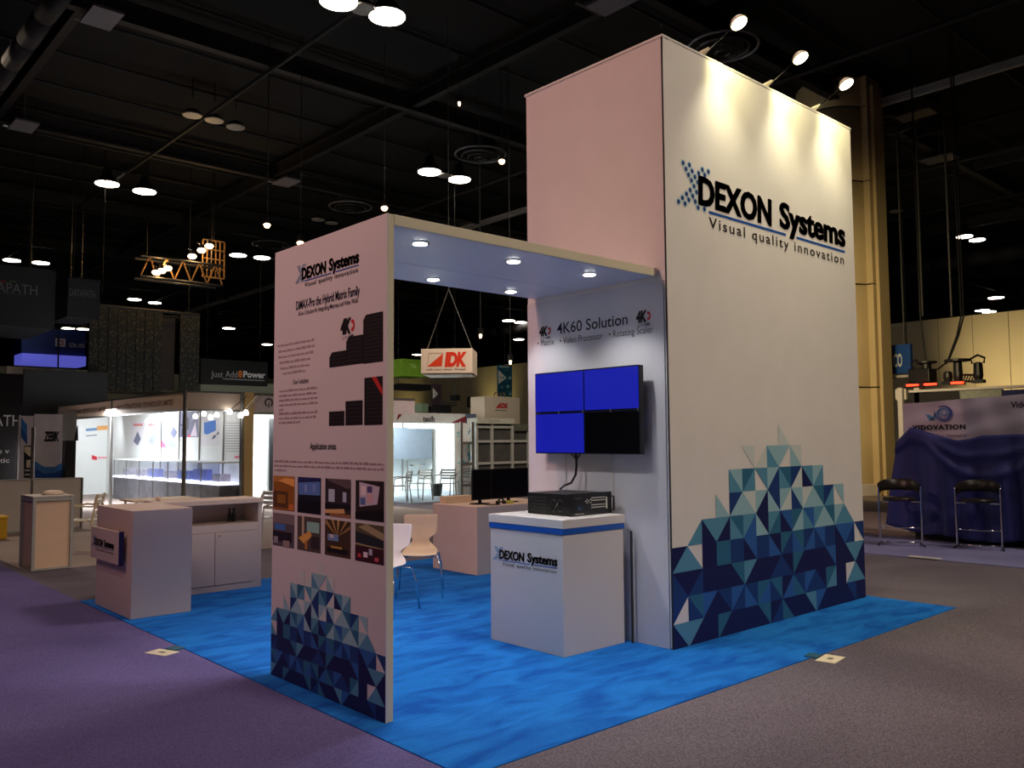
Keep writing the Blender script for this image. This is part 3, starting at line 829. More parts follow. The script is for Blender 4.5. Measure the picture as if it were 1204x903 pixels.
# ---- middle counter with monitors
t = thing('desk_counter', 'pale box counter carrying two black monitors, behind the blue carpeted stand', 'counter', (6.51, 7.85, B0))
bev(MB().box((6.51, 7.85, B0), (7.9, 8.72, .815)).build('counter_body', BEIGE, t), .004)
t = thing('low_tray_box', 'small pale wooden tray box on the left back of the monitor counter', 'box', (6.75, 8.62, .816))
bev(MB().box((6.60, 8.56, .817), (7.05, 8.70, .90)).build('tray_body', PLY, t), .003)
for i, (xa, xb) in enumerate([(6.68, 6.98), (6.99, 7.62)]):
    t = thing('monitor', 'black desktop monitor on the pale counter, ' + ('left narrow one turned away' if i == 0 else 'right wide one, partly behind the tower'), 'monitor', ((xa + xb) / 2, 8.15, .816))
    bev(MB().box((xa, 8.14, .87), (xb, 8.165, 1.245)).build('screen_housing', BLACK, t), .004)
    MB().box((xa + .012, 8.137, .885), (xb - .012, 8.1395, 1.232)).build('screen', SCRB, t)
    MB().box(((xa + xb) / 2 - .02, 8.17, .83), ((xa + xb) / 2 + .02, 8.19, 1.0)).build('stand_neck', BLACKM, t)
    bev(MB().box(((xa + xb) / 2 - .1, 8.10, .817), ((xa + xb) / 2 + .1, 8.26, .829)).build('stand_base', BLACKM, t), .003)
t = thing('headset', 'black and white looped headset lying on the monitor counter', 'headset', (7.0, 8.0, .817))
MB().tube([(6.96, 7.98, .83), (6.965, 7.98, .86), (6.99, 7.985, .885), (7.03, 7.99, .885), (7.055, 7.995, .86), (7.06, 7.995, .83)], .012, 7).build('headband', BLACK, t, smooth=True)
for x in (6.955, 7.06): MB().lathe(x, 7.985, [(.022, .817), (.028, .825), (.026, .85), (.014, .86)], 12).build('ear_pad', LEATHER, t)
t = thing('mouse_mat', 'thin black mat under the headset on the pale counter', 'mat', (6.88, 7.95, .816))
MB().box((6.76, 7.90, .8155), (6.93, 8.02, .819)).build('mat_sheet', BLACK, t)
t = thing('yellow_green_pad', 'small yellow-green gadget on the monitor counter, right of the headset', 'gadget', (7.16, 8.0, .817))
bev(MB().box((7.12, 7.96, .817), (7.20, 8.03, .85)).build('gadget_body', mat('lime_plastic', (200, 210, 90), .5), t), .006)
MB().lathe(7.16, 7.995, [(.015, .851), (.012, .862)], 8).build('gadget_button', BLACK, t)


# ---- plywood chairs
def ply_chair(m_, label, loc, rz, group=None):
    t = thing('shell_chair', label, 'chair', loc, rz, group)
    prof = [(.24, .425, .17), (.22, .44, .18), (.12, .448, .185), (0, .440, .185), (-.10, .440, .18), (-.155, .455, .16), (-.185, .49, .12), (-.19, .53, .085), (-.192, .565, .09), (-.20, .60, .16), (-.205, .615, .178), (-.225, .72, .182), (-.238, .79, .184), (-.242, .805, .176)]
    rows = [[(p[0] + .012 * (abs(k) / 4) ** 2 * (1 if p[1] > .5 else 0), p[2] * k / 4, p[1] + .012 * (abs(k) / 4) ** 2 * (1 if p[1] < .5 else 0)) for k in range(-4, 5)] for p in prof]
    o = MB().grid(rows).build('seat_shell', m_, t, world=False, smooth=True)
    sd = o.modifiers.new('thick', 'SOLIDIFY'); sd.thickness = .012; sd.offset = -1
    sb = o.modifiers.new('sub', 'SUBSURF'); sb.levels = 1; sb.render_levels = 1
    for s in (-1, 1):
        MB().tube([(.16, s * .12, .418), (.20, s * .19, .40), (.24, s * .215, .30), (.27, s * .235, .004)], .010, 8).build('leg', CHROME, t, world=False, smooth=True)
        MB().tube([(-.13, s * .12, .412), (-.19, s * .19, .395), (-.24, s * .215, .28), (-.29, s * .235, .004)], .010, 8).build('leg', CHROME, t, world=False, smooth=True)
    MB().tube([(.16, -.12, .418), (.16, .12, .418)], .010, 8).tube([(-.13, -.12, .412), (-.13, .12, .412)], .010, 8).build('seat_frame', CHROME, t, world=False)
    return t


ply_chair(PLY, 'cream bent-plywood chair with chrome legs, right of the printed panel', (5.30, 7.32, B0), math.radians(-128))
ply_chair(PLYW, 'white bent-plywood chair half hidden behind the edge of the printed panel', (4.47, 6.75, B0), math.radians(-150))

# ---- floor cards
for (x, y, rz, lb) in [(2.44, 6.70, -1.2, 'cream paper floor card beside the left edge of the blue carpet'),
                       (5.90, 3.13, .15, 'cream paper floor card beside the front edge of the blue carpet')]:
    t = thing('floor_card', lb, 'card', (x, y, .008), rz)
    MB().box((-.11, -.07, .0005), (.11, .07, .004)).build('card_sheet', mat('cream_card', (238, 230, 196), .7), t, world=False)
    m = MB(); m.cc = lin((130, 126, 110))
    m.poly([(-.03, -.02, .0046), (.03, -.02, .0046), (.03, .02, .0046), (-.03, .02, .0046)]); m.build('card_print', INK, t, world=False, ink=True)
    MB().box((-.06, .08, .0005), (.06, .17, .012)).build('tape_piece', mat('clear_tape', (60, 110, 130), .25), t, world=False)
tag(MB().box((11.60, 4.62, .0125), (11.74, 5.02, .022)).build('floor_strip', WHITE), 'thin white strip on the edge of the lilac carpet by the bar stools', 'strip')

# ================================================================= RIGHT-HAND BOOTH
def bar_stool(label, loc, rz):
    t = thing('bar_stool', label, 'stool', loc, rz)
    H = .96
    # low curved back band, open to -x (towards the viewer side)
    rows = []
    for z, r in ((H - .15, .265), (H - .10, .282), (H, .288), (H + .012, .278), (H, .265), (H - .10, .260), (H - .148, .255), (H - .15, .265)):
        row = []
        for k in range(25):
            a = math.radians(-100 + 200 * k / 24)
            dz = -.10 * (abs(k - 12) / 12) ** 2.2 if z > H - .12 else .03 * (1 - (abs(k - 12) / 12) ** 2) - .04
            row.append((r * math.cos(a), r * math.sin(a), z + dz))
        rows.append(row)
    MB().grid(rows).build('backrest', LEATHER, t, world=False, smooth=True)
    pts = [(.292 * math.cos(math.radians(-104 + 208 * k / 24)), .292 * math.sin(math.radians(-104 + 208 * k / 24)), H - .004 - .11 * (abs(k - 12) / 12) ** 2.2) for k in range(25)]
    MB().tube(pts, .010, 6).build('backrest_rail', CHROME, t, world=False, smooth=True)
    MB().lathe(0, 0, [(.12, .655), (.225, .66), (.235, .685), (.225, .705), (.12, .715)], 24).build('seat', LEATHER, t, world=False, smooth=True)
    for s in (-1, 1):
        lg = MB().tube([(-.07, s * .285, H - .10), (-.06, s * .285, .65), (-.055, s * .282, .04)], .014, 8).build('leg', CHROME, t, world=False)
        MB().tube([(-.19, s * .31, .014), (-.055, s * .282, .04), (.2, s * .275, .014)], .012, 6).build('foot', BLACKM, lg, world=False)
        MB().box((-.07, s * .22 - .07, .635), (-.035, s * .22 + .07, .654)).build('seat_bracket', CHROME, t, world=False)
    for z in (.27, .055):
        MB().tube([(-.055, -.28, z), (-.10, -.15, z), (-.115, 0, z), (-.10, .15, z), (-.055, .28, z)], .010, 7).build('footrest', CHROME, t, world=False, smooth=True)
    return t


bar_stool('black leather and chrome bar stool nearer the column, left of two', (12.80, 5.62, .012), math.radians(26))
bar_stool('black leather and chrome bar stool in front of the blue draped cloth, right of two', (13.16, 4.66, .012), math.radians(14))
# counter under the cloth
t = thing('covered_counter', 'dark counter hidden below the draped blue cloth', 'counter', (13.7, 4, .012))
MB().box((13.74, .8, .012), (14.2, 5.80, 1.30)).build('counter_body', DARKB, t)
MB().box((13.78, 1.2, 1.30), (14.16, 5.75, 1.48)).build('covered_screens', BLACK, t)
# draped cloth
top = [(5.98, 1.55), (5.76, 1.765), (5.56, 1.70), (5.31, 1.60), (5.07, 1.55), (4.89, 1.575), (4.75, 1.62), (4.4, 1.635), (4.0, 1.635), (3.4, 1.60), (2.6, 1.62), (1.2, 1.6), (.6, 1.5)]


def tz(y):
    for (a, za), (b, zb) in zip(top, top[1:]):
        if a >= y >= b: return za + (zb - za) * (a - y) / (a - b)
    return top[-1][1]


rows = []
NY = 150; NZ = 34
for j in range(NZ + 7):
    row = []
    for i in range(NY + 1):
        y = 5.98 - (5.98 - .6) * i / NY; Tz = tz(y)
        if j < 7:
            f_ = 1 - j / 7; row.append((13.64 + .5 * f_, y, Tz - .06 * f_ - .02 * math.sin(9 * y) * f_)); continue
        s = (j - 7) / (NZ - 1)
        zb_ = .10 + .12 * max(0, (y - 5.55)) / .3 + .03 * math.sin(5 * y)
        z = Tz + (zb_ - Tz) * s
        fold = .055 * math.sin(11 * y + 2.2 * math.sin(3 * y) + 1.1 * s) * min(1, s * 2.2) + .03 * math.sin(23 * y + 2 * s) * s
        sw = .05 * math.exp(-((s - .10 - .28 * max(0, 1 - ((y - 4.65) / .85) ** 2)) / .045) ** 2) + .04 * math.exp(-((s - .03 - .16 * max(0, 1 - ((y - 4.65) / .85) ** 2)) / .03) ** 2)
        row.append((13.62 - .10 * s - fold - sw, y + .16 * s * max(0, (y - 5.3) / .7), z))
    rows.append(row)
o = MB().grid(rows).build('blue_drape', CLOTH, smooth=True)
sd = o.modifiers.new('thick', 'SOLIDIFY'); sd.thickness = .008; sd.offset = 1
tag(o, 'royal blue cloth draped in folds over the counter behind the bar stools', 'cloth')
# banner
t = thing('wall_banner', 'creased lilac-white banner with a swirl logo above the blue drape', 'banner', (14.3, 4, .012))
ban = mat('banner_cloth', (206, 196, 214), .8, var=.05, scale=1.5)
rows = []
for j in range(19):
    row = []
    for i in range(81):
        y = 6.18 - (6.18 - .3) * i / 80; z = 1.05 + (2.165 - 1.05 + .045 * (6.18 - y)) * j / 18 - (.01 * abs(math.sin(y * 3)) if j == 18 else 0)
        cr = .012 * math.sin(5 * y + 3 * z) + .010 * math.sin(13 * y - 5 * z) + .008 * math.sin(17 * z + 4 * y)
        row.append((14.32 + cr, y, z))
    rows.append(row)
bn = MB().grid(rows).build('banner_sheet', ban, t, smooth=True)
MB().box((14.36, .3, 0.03), (14.42, 6.16, 2.15)).build('back_frame', GREYM, t)
XB = 14.282


def pz(px, py): p = onx(px, py, XB); return (p.y, p.z)


t2 = MB()
y0, z0 = pz(1073, 505.5); y1, z1 = pz(1135.5, 504.5)
lettering(t2, 'VIDOVATION', 'x', XB, y0, y1, (z0 + z1) / 2, .073, (32, 24, 42), .02, 0, 1.2, heavy=.03)
y0, z0 = pz(1075, 512.5); y1, _ = pz(1136, 512.5)
lettering(t2, 'Moving Video Forward', 'x', XB, y0, y1, z0 - .02, .045, (90, 82, 120), .005, 0, 1.1)
y0, z0 = pz(1188.5, 479.5); y1, _ = pz(1238, 479.5)
lettering(t2, 'Video Transport', 'x', XB, y0, y0 - .8, z0, .09, (36, 34, 40), .02)
t2.build('banner_lettering', INK, t, ink=True)
t2 = MB(); cy_, cz_ = pz(1109, 486)
for (rad, w0, w1, a0, a1, col_, oy) in [(.125, .012, .042, -200, 120, (60, 70, 150), 0), (.085, .010, .030, -60, 250, (70, 110, 180), -.005), (.045, .008, .022, -240, 60, (80, 120, 190), -.01)]:
    n = 26
    for k in range(n):
        A = [math.radians(a0 + (a1 - a0) * (k + e) / n) for e in (0, 1)]
        W = [w0 + (w1 - w0) * math.sin(math.pi * (k + e) / n) for e in (0, 1)]
        t2.cc = lin(tuple(int(col_[i] + (40 if i < 2 else 20) * (1 - k / n)) for i in range(3)))
        t2.poly([fp('x', XB, cy_ - rad * 1.15 * math.cos(A[0]) + oy, cz_ + rad * math.sin(A[0]), .002), fp('x', XB, cy_ - rad * 1.15 * math.cos(A[1]) + oy, cz_ + rad * math.sin(A[1]), .002),
                 fp('x', XB, cy_ - (rad - W[1]) * 1.15 * math.cos(A[1]) + oy, cz_ + (rad - W[1]) * math.sin(A[1]), .002), fp('x', XB, cy_ - (rad - W[0]) * 1.15 * math.cos(A[0]) + oy, cz_ + (rad - W[0]) * math.sin(A[0]), .002)])
t2.cc = lin((90, 150, 200))
a_, b_, c_, d_ = pz(1088, 487), pz(1094, 488), pz(1098, 493), pz(1093, 494.5)
t2.poly([fp('x', XB, *v, .002) for v in (a_, b_, c_, d_)])
a_, b_, c_ = pz(1093, 494.5), pz(1098, 493), pz(1107, 477.5)
t2.poly([fp('x', XB, *v, .002) for v in (a_, b_, c_)])
t2.build('swirl_logo', INK, t, ink=True)

# booth behind the banner: frame, dark fabric header, gear and red light strips  (x = 22)
def pb(px, py, x=22): return onx(px, py, x)


t = thing('booth_header', 'dark and grey booth header rail seen above the lilac banner', 'booth header', (22, 8, 0))
a, b = pb(1070, 472), pb(1128, 454); MB().box((22, a.y, 2.35), (22.1, b.y, b.z - .06)).build('header_panel', DARKB, t)
a, b = pb(1128, 470), pb(1178, 454); MB().box((22, a.y, 2.35), (22.1, b.y, b.z - .06)).build('header_panel', mat('grey_header_cloth', (150, 154, 140), .8, var=.25, scale=14), t)
a, b = pb(1178, 470), pb(1215, 454); MB().box((22, a.y, 2.35), (22.1, b.y, b.z - .06)).build('header_panel', mat('navy_header_cloth', (36, 44, 96), .8), t)
a, b = pb(1069, 457), pb(1215, 452); MB().box((21.95, a.y, b.z - .06), (22.2, b.y, b.z)).build('header_rail', CREAMW, t)
for px in (1058, 1078):
    a = pb(px, 470); MB().box((22, a.y - .06, 0), (22.1, a.y + .06, pb(px, 456).z)).build('post', CREAMW, t)
a, b = pb(1050, 470), pb(1062, 457); MB().box((22.15, a.y, a.z), (22.25, b.y, b.z)).build('end_panel', CREAMW, t)
zr = pb(1100, 453.5).z
for px, lb in [(1072, 'left'), (1093, 'middle, brightest'), (1125, 'right')]:
    a = pb(px, 455)
    tt = thing('red_warning_lamp', 'glowing red lamp bar on the booth header rail, ' + lb, 'lamp', (22.1, a.y, zr))
    MB().box((22.0, a.y - .14, zr + .02), (22.08, a.y + .14, zr + .07)).build('lamp_glass', REDON, tt)
    MB().box((22.0, a.y - .18, zr), (22.12, a.y + .18, zr + .018)).build('lamp_base', BLACK, tt)
# black rigging box and light heads on the rail
t = thing('rigging_case', 'black equipment case with hanging cables, beside the blue CO sign', 'equipment case', (22.6, 8.2, 3.2))
a, b = pb(1072, 448, 22.6), pb(1096, 433, 22.6)
bev(MB().box((22.4, a.y, zr + .13), (22.9, b.y, b.z)).build('case_body', BLACK, t), .02)
a2 = pb(1089, 430, 22.6); MB().lathe(22.6, a2.y, [(.12, b.z), (.12, b.z + .12), (.26, b.z + .14), (.26, b.z + .18), (.1, b.z + .2)], 14).build('rotating_head', BLACKM, t)
a3 = pb(1076, 430, 22.6); MB().tube([(22.6, a3.y, b.z), (22.6, a3.y + .1, b.z + .15), (22.6, a3.y, b.z + .25), (22.6, a3.y - .15, b.z + .12)], .03, 6).build('case_handle', BLACKM, t)
MB().box((22.42, (a.y + b.y) / 2 - .1, .01), (22.5, (a.y + b.y) / 2 + .1, zr + .13)).build('case_stand', BLACK, t)
for n_, px, lb in ((0, 1114, 'short black stage light on the header rail, between the red lamps'), (1, 1126, 'black stage light with a flat disc top on the header rail'), (2, 1150, 'black stage light at the right end of the lying truss arm')):
    a = pb(px, 452, 22.1); h = [.32, .55, .5][n_]
    tt = thing('stage_light', lb, 'stage light', (22.15, a.y, zr + .02))
    MB().box((22.05, a.y - .13, zr + .02), (22.25, a.y + .13, zr + .10)).build('light_base', BLACK, tt)
    MB().lathe(22.15, a.y, [(.09, zr + .10), (.11, zr + .2), (.10, zr + h), (.05, zr + h + .03)], 12).build('light_body', BLACKM, tt)
    if n_ == 1: MB().lathe(22.15, a.y, [(.30, zr + h + .03), (.30, zr + h + .08), (.1, zr + h + .1)], 16).build('top_disc', BLACKM, tt)
    if n_ == 2: MB().tube([(22.15, a.y + .13, zr + h), (22.15, a.y + .16, zr + h + .12), (22.15, a.y, zr + h + .2), (22.15, a.y - .16, zr + h + .12), (22.15, a.y - .13, zr + h)], .03, 6).build('yoke', BLACKM, tt)
a, b = pb(1131, 450, 22.1), pb(1148, 449, 22.1)
t = thing('truss_arm', 'black lying truss arm between two stage lights on the header rail', 'truss', (22.15, (a.y + b.y) / 2, zr))
for s in (0, .16): MB().tube([(22.15, a.y, zr + .08 + s), (22.15, b.y, zr + .06 + s)], .03, 6).build('truss_chord', BLACKM, t)
for k in range(5):
    ya = a.y + (b.y - a.y) * k / 5; yb = a.y + (b.y - a.y) * (k + 1) / 5
    MB().tube([(22.15, ya, zr + .08), (22.15, yb, zr + .22)], .018, 5).build('truss_brace', BLACKM, t)
# hanging cables and rods on the right
for pts, lb in [([(1081, 336), (1082, 372), (1089, 425)], 'black cable running down to the rigging case'),
                ([(1130, 372), (1125, 395), (1114, 425), (1103, 434), (1092, 435)], 'thick black cable sagging in a loop to the rigging case'),
                ([(1133, 372), (1127, 395), (1117, 420), (1112, 428)], 'second thick black cable beside the sagging loop')]:
    P = [pb(x, y, 22.6) for x, y in pts]; P = [Vector((22.6, P[0].y, 11.9))] + P
    tag(MB().tube([tuple(v) for v in P], .022, 6).build('hanging_cable', BLACK), lb, 'cable')
for px, z0_, lb in [(1064, 420, 'thin rod hanging above the blue CO sign'), (1085, 372, 'pale thin rod hanging from the roof, left of two'), (1119, 372, 'pale thin rod hanging from the roof, right of two')]:
    p = pb(px, z0_, 26)
    tag(MB().tube([tuple(p), (26, p.y, 12)], .03, 5).build('hanging_rod', GREYM), lb, 'rod')
# blue CO sign
t = thing('hanging_sign', 'blue hanging sign with white letters CO, beside the column', 'sign', (25, 11, 3.4))
a, b = pb(1045, 440, 25), pb(1070, 404, 25)
MB().box((25, a.y + 1.2, a.z), (25.15, b.y, b.z)).build('sign_board', mat('sign_blue', (24, 80, 160), .5), t)
m = MB(); a, b = pb(1050.5, 430, 25), pb(1060.5, 415, 25)
lettering(m, 'CO', 'x', 25, a.y, b.y, pb(1055, 431, 25).z, .36, (235, 235, 235), .03); m.build('sign_lettering', INK, t, ink=True)
m = MB().box((24.98, pb(1045, 441, 25).y + 1, pb(1060, 444, 25).z), (25.17, pb(1070, 441, 25).y, pb(1060, 441, 25).z)).build('sign_edge', CREAMW, t)
a = pb(1065, 404, 25)
MB().tube([(25.07, a.y, a.z), (25.07, a.y, 12)], .012, 4).tube([(25.07, a.y + 1, a.z), (25.07, a.y + 1, 12)], .012, 4).build('hanging_cables', BLACKM, t)

# ================================================================= CENTRE BACKGROUND
# orange and white hanging box (18 m away, face towards -Y)
def py_(px, py, y): return ony(px, py, y)


ti = thing('hanging_box_sign', 'white hanging box sign with red triangle logo and IDK lettering', 'sign', (12.2, 15.8, 3.18), math.radians(-46))
Wd, Hd = 1.22, .58
bev(MB().box((-Wd / 2, 0, 0), (Wd / 2, 1.0, Hd)).build('sign_box', mat('sign_white', (240, 222, 200), .6, var=.02), ti, world=False), .01)
bev(MB().box((-Wd / 2 + .05, .03, -.03), (Wd / 2 - .03, .97, -.001)).build('bottom_frame', TRIM, ti, world=False), .005)


def fi(px, py): return (-Wd / 2 + Wd * (px - 497) / 60, Hd * (438 - py) / 28.5)
def T_(m, pts, col, off): polyp(m, 'y', 0, [fi(*q_) for q_ in pts], col, off)
m = MB(); T_(m, [(504.5, 430), (521.5, 430), (523, 415)], (232, 70, 36), .004)
for e in ([(504.2, 430), (505, 430), (507.2, 414.5), (506.4, 414.5)], [(506.4, 414.8), (523, 414.8), (523, 414.2), (506.4, 414.2)]): T_(m, e, (210, 170, 150), .005)
m.build('triangle_logo', INK, ti, ink=True, world=False)
m = MB(); lettering(m, 'IDK', 'y', 0, fi(524.5, 428)[0], fi(550.5, 428)[0], fi(530, 429.5)[1], .30, (228, 56, 30), .06, .18, .95, off=.004)
m.build('sign_lettering', INK, ti, ink=True, world=False)
m = MB(); lettering(m, 'with your vision. Always', 'y', 0, fi(503, 433)[0], fi(549, 433)[0], fi(520, 434.5)[1], .045, (90, 70, 70), .01, off=.004)
m.build('tagline_lettering', INK, ti, ink=True, world=False)
for s_ in (-1, 1):
    MB().tube([(s_ * (Wd / 2 - .05), .5, Hd), (-.02, .5, Hd + 1.5), (-.02, .5, 12 - 3.18)], .010, 4).build('hanging_cable', GREYM, ti, world=False)
# green box sign
t = thing('hanging_box_sign', 'small green hanging box sign partly behind the IDK box', 'sign', tuple(py_(482, 432, 27)))
a, b = py_(472, 442, 27), py_(500, 423.5, 27)
bev(MB().box((a.x, 27, a.z), (b.x, 28, b.z)).build('sign_box', mat('lime_green_board', (112, 150, 34), .6), t), .01)
MB().box((a.x + .02, 27.02, a.z - .5), (b.x + .3, 27.9, a.z - .28)).build('dark_frame', BLACK, t)
m = MB(); lettering(m, 'TSL', 'y', 27, py_(482, 430, 27).x, py_(490, 430, 27).x, py_(482, 432, 27).z, .14, (190, 214, 140), 0); m.build('sign_lettering', INK, t, ink=True)
MB().tube([(a.x + .2, 27.5, b.z), (a.x + .2, 27.5, 12)], .015, 4).tube([(a.x + .2, 27.5, a.z), (a.x + .2, 27.5, a.z - .28)], .02, 4).build('hanging_cable', BLACKM, t)


def tri_banner(px0, py0, px1, py1, y, label, base, tri, deco):
    a, b = py_(px0, py1, y), py_(px1, py0, y)
    t = thing('hanging_banner', label, 'banner', ((a.x + b.x) / 2, y, a.z))
    MB().box((a.x, y, a.z), (b.x, y + .05, b.z)).build('banner_sheet', base, t)
    m = MB(); W = b.x - a.x; Hh = b.z - a.z
    polyp(m, 'y', y, [(a.x + .03 * W, a.z + .38 * Hh), (a.x + .60 * W, a.z + .60 * Hh), (a.x + .03 * W, a.z + .84 * Hh)], tri, .004)
    if deco:
        rn = random.Random(3)
        for k in range(26):
            cx, cz = a.x + W * rn.uniform(.15, .9), a.z + Hh * rn.uniform(.05, .85); s = W * rn.uniform(.05, .13)
            if cx < a.x + .55 * W and a.z + .36 * Hh < cz: continue
            polyp(m, 'y', y, [(cx - s, cz), (cx, cz - s * .7), (cx + s, cz + .2 * s), (cx + .1 * s, cz + s)], rn.choice([(90, 160, 170), (40, 110, 130), (150, 205, 205), (30, 80, 100)]), .003 + k * .0001)
        rect(m, 'y', y, a.x + .12 * W, b.x - .2 * W, a.z + .93 * Hh, a.z + .965 * Hh, (225, 235, 235), .004)
    lettering(m, 'ACM', 'y', y, a.x + .1 * W, a.x + .42 * W, a.z + .58 * Hh, .05 * Hh, (60, 90, 90), .02, off=.006)
    m.build('banner_print', INK, t, ink=True)
    MB().tube([((a.x + b.x) / 2, y + .02, b.z), ((a.x + b.x) / 2, y + .02, 12)], .014, 4).build('hanging_cable', BLACKM, t)
    return t


tri_banner(585.5, 430, 602, 466, 27, 'teal hanging banner with a white triangle, right of the IDK box', mat('teal_cloth', (26, 92, 112), .7, var=.2, scale=5), (235, 238, 220), True)
tri_banner(508.5, 452, 519.5, 480, 27, 'small dark maroon hanging banner with a pale triangle, below the IDK box', mat('maroon_cloth', (52, 34, 40), .7, var=.1), (196, 190, 176), False)
# second box sign standing behind
YJ = 24
t = thing('tower_sign', 'cream tower sign with small red IDK logo, behind the grey truss frames', 'sign', tuple(py_(590, 480, YJ)))
a, b = py_(569.5, 492, YJ), py_(611, 467.5, YJ)
MB().box((a.x, YJ, 0.01), (b.x, YJ + .8, b.z)).build('sign_box', mat('sign_cream', (232, 212, 186), .6, var=.02), t)
m = MB()
def fj(px, py): v = py_(px, py, YJ); return (v.x, v.z)
polyp(m, 'y', YJ, [fj(582.5, 480), fj(588.5, 479.7), fj(589, 472.5)], (200, 40, 36), .004)
lettering(m, 'IDK', 'y', YJ, fj(589, 479)[0], fj(597.5, 479)[0], fj(590, 479.7)[1], .17, (200, 40, 36), .06, .18, off=.004)
rect(m, 'y', YJ, *sorted([fj(582, 483)[0], fj(596, 483)[0]]), fj(582, 483)[1], fj(582, 482)[1], (110, 100, 96), .004)
m.build('sign_print', INK, t, ink=True)
# dark screen on the wall, white ornament, truss bits
t = thing('dark_wall_screen', 'dark framed screen on the yellow-lit wall left of the cream tower sign', 'screen', tuple(py_(560, 475, 27)))
a, b = py_(551, 479, 27), py_(570, 467, 27)
MB().box((a.x, 27, a.z), (b.x, 27.1, b.z)).build('screen_housing', BLACK, t)
MB().box((a.x + .25, 26.98, a.z + .1), (b.x - .1, 26.995, b.z - .12)).build('screen', mat('dull_screen', (86, 84, 96), .4), t)
MB().box(((a.x + b.x) / 2 - .04, 27.02, 0.01), ((a.x + b.x) / 2 + .04, 27.08, a.z)).build('stand_pole', BLACKM, t)
t = thing('silver_flower_ornament', 'white looped ornament on top of the cream tower sign', 'ornament', tuple(py_(595, 467, YJ)))
for k in range(3):
    c0 = fj(589.5 + k * 4, 464.5)
    MB().tube([(c0[0] + .10 * math.cos(a_ * math.pi / 5), YJ + .3, c0[1] + .10 * math.sin(a_ * math.pi / 5)) for a_ in range(11)], .022, 5).build('ornament_loop', CHROME, t)
MB().box((fj(587, 467)[0], YJ + .25, b.z - 1), (fj(588, 467)[0], YJ + .26, b.z - .99)) if False else None
t = thing('rigging_gear', 'dark rigging cases and truss pieces on the booth roof below the IDK box', 'rigging', tuple(py_(512, 487, 24)))
def gy(px, py): v = py_(px, py, 24); return v.x, v.z
for (x0_, y0_, x1_, y1_, mt) in [(495.5, 484.5, 503.5, 474.5, mat('olive_case', (78, 88, 66), .6)), (520, 485, 530.5, 476.5, BLACK), (508, 484, 519.5, 478, BLACKM)]:
    (xa, za), (xb, zb_) = gy(x0_, y0_), gy(x1_, y1_)
    MB().box((xa, 24, za), (xb, 24.5, zb_)).build('gear_case', mt, t)
for z_ in (473, 476):
    (xa, za), (xb, _) = gy(521, z_), gy(541, z_); MB().tube([(xa, 24.2, za), (xb, 24.2, za)], .03, 5).build('truss_chord', STEEL, t)
(xa, za), (xb, zb_) = gy(537.5, 470.5), gy(543, 460.5)
MB().box((xa, 24.1, za), (xb, 24.4, zb_ - .12)).build('hanging_motor', BLACK, t)
MB().tube([((xa + xb) / 2, 24.25, zb_ - .12), ((xa + xb) / 2, 24.25, 12)], .015, 4).build('motor_chain', BLACKM, t)

# bright fascia booth
YF = 20.6
def ff(px, py, y=YF): v = py_(px, py, y); return v.x, v.z
t = thing('exhibit_booth', 'brightly lit white booth with a grey lettered fascia, far behind under the canopy', 'booth', (14.5, YF, 0))
(xa, za), (xb, zb_) = ff(455, 497), ff(547, 486.5)
MB().box((xa - 2, YF, za), (xb, YF + .12, zb_)).build('fascia', mat('fascia_grey_white', (205, 203, 198), .6), t)
(xs, zs_), (xe, ze) = ff(547, 497), ff(560, 487)
MB().box((xs + .0, YF + .0, za), (xe, YF + .12, zb_)).build('fascia_end', mat('slate_blue_board', (88, 100, 124), .6), t)
m = MB()
polyp(m, 'y', YF, [ff(530, 497), ff(548, 497), ff(548, 489)], (120, 40, 48), .004)
polyp(m, 'y', YF, [ff(468, 487), ff(473, 487), ff(466, 495)], (120, 40, 48), .004)
lettering(m, 'texih', 'y', YF, ff(497, 494)[0], ff(511, 494)[0], ff(500, 495.5)[1], .16, (52, 50, 56), .03, off=.004)
m.build('fascia_print', INK, t, ink=True)
zc = za
wb = mat('booth_white', (235, 240, 238), .5, var=.01)
MB().box((xa - 2, YF + 2.6, .01), (xe, YF + 2.7, zb_)).build('back_wall', wb, t)
MB().box((xe - .1, YF + .13, .01), (xe, YF + 2.59, zb_)).build('side_wall', wb, t)
for k in range(7):
    x = xa - 1.6 + k * .98
    if x < xe: MB().box((x, YF + 2.57, .01), (x + .04, YF + 2.598, zb_)).build('wall_post', GREYM, t)
def fw(px, py): v = py_(px, py, YF + 2.0); return v.x, v.z
(sx0, sz0), (sx1, sz1) = fw(466, 540), fw(508, 503)
MB().box((sx0 - 1, YF + 2.0, sz0), (sx1, YF + 2.04, sz1)).build('grey_screen_panel', mat('grey_blue_panel', (92, 102, 112), .6), t)
(sx0, sz0), (sx1, sz1) = fw(512, 539), fw(541, 504)
MB().box((sx0, YF + 2.0, sz0), (sx1, YF + 2.04, sz1)).build('white_screen_panel', wb, t)
MB().box((sx0, YF + 1.99, sz0 - .04), (sx1, YF + 2.05, sz0)).build('panel_rail', GREYM, t)
(sx0, sz0) = fw(510, 504); MB().box((sx0 - .03, YF + 1.95, .01), (sx0 + .03, YF + 2.06, sz0)).build('booth_post', GREYM, t)
(sx0, sz0), (sx1, sz1) = fw(486, 589), fw(486, 541)
MB().box((sx0 - .02, YF + 2.3, .01), (sx0 + .02, YF + 2.35, sz1)).build('booth_post', GREYM, t)
(sx0, sz0), (sx1, sz1) = fw(490, 548), fw(504, 546); MB().box((sx0, YF + 2.2, sz0), (sx1, YF + 2.4, sz1)).build('wall_shelf', GREYM, t)
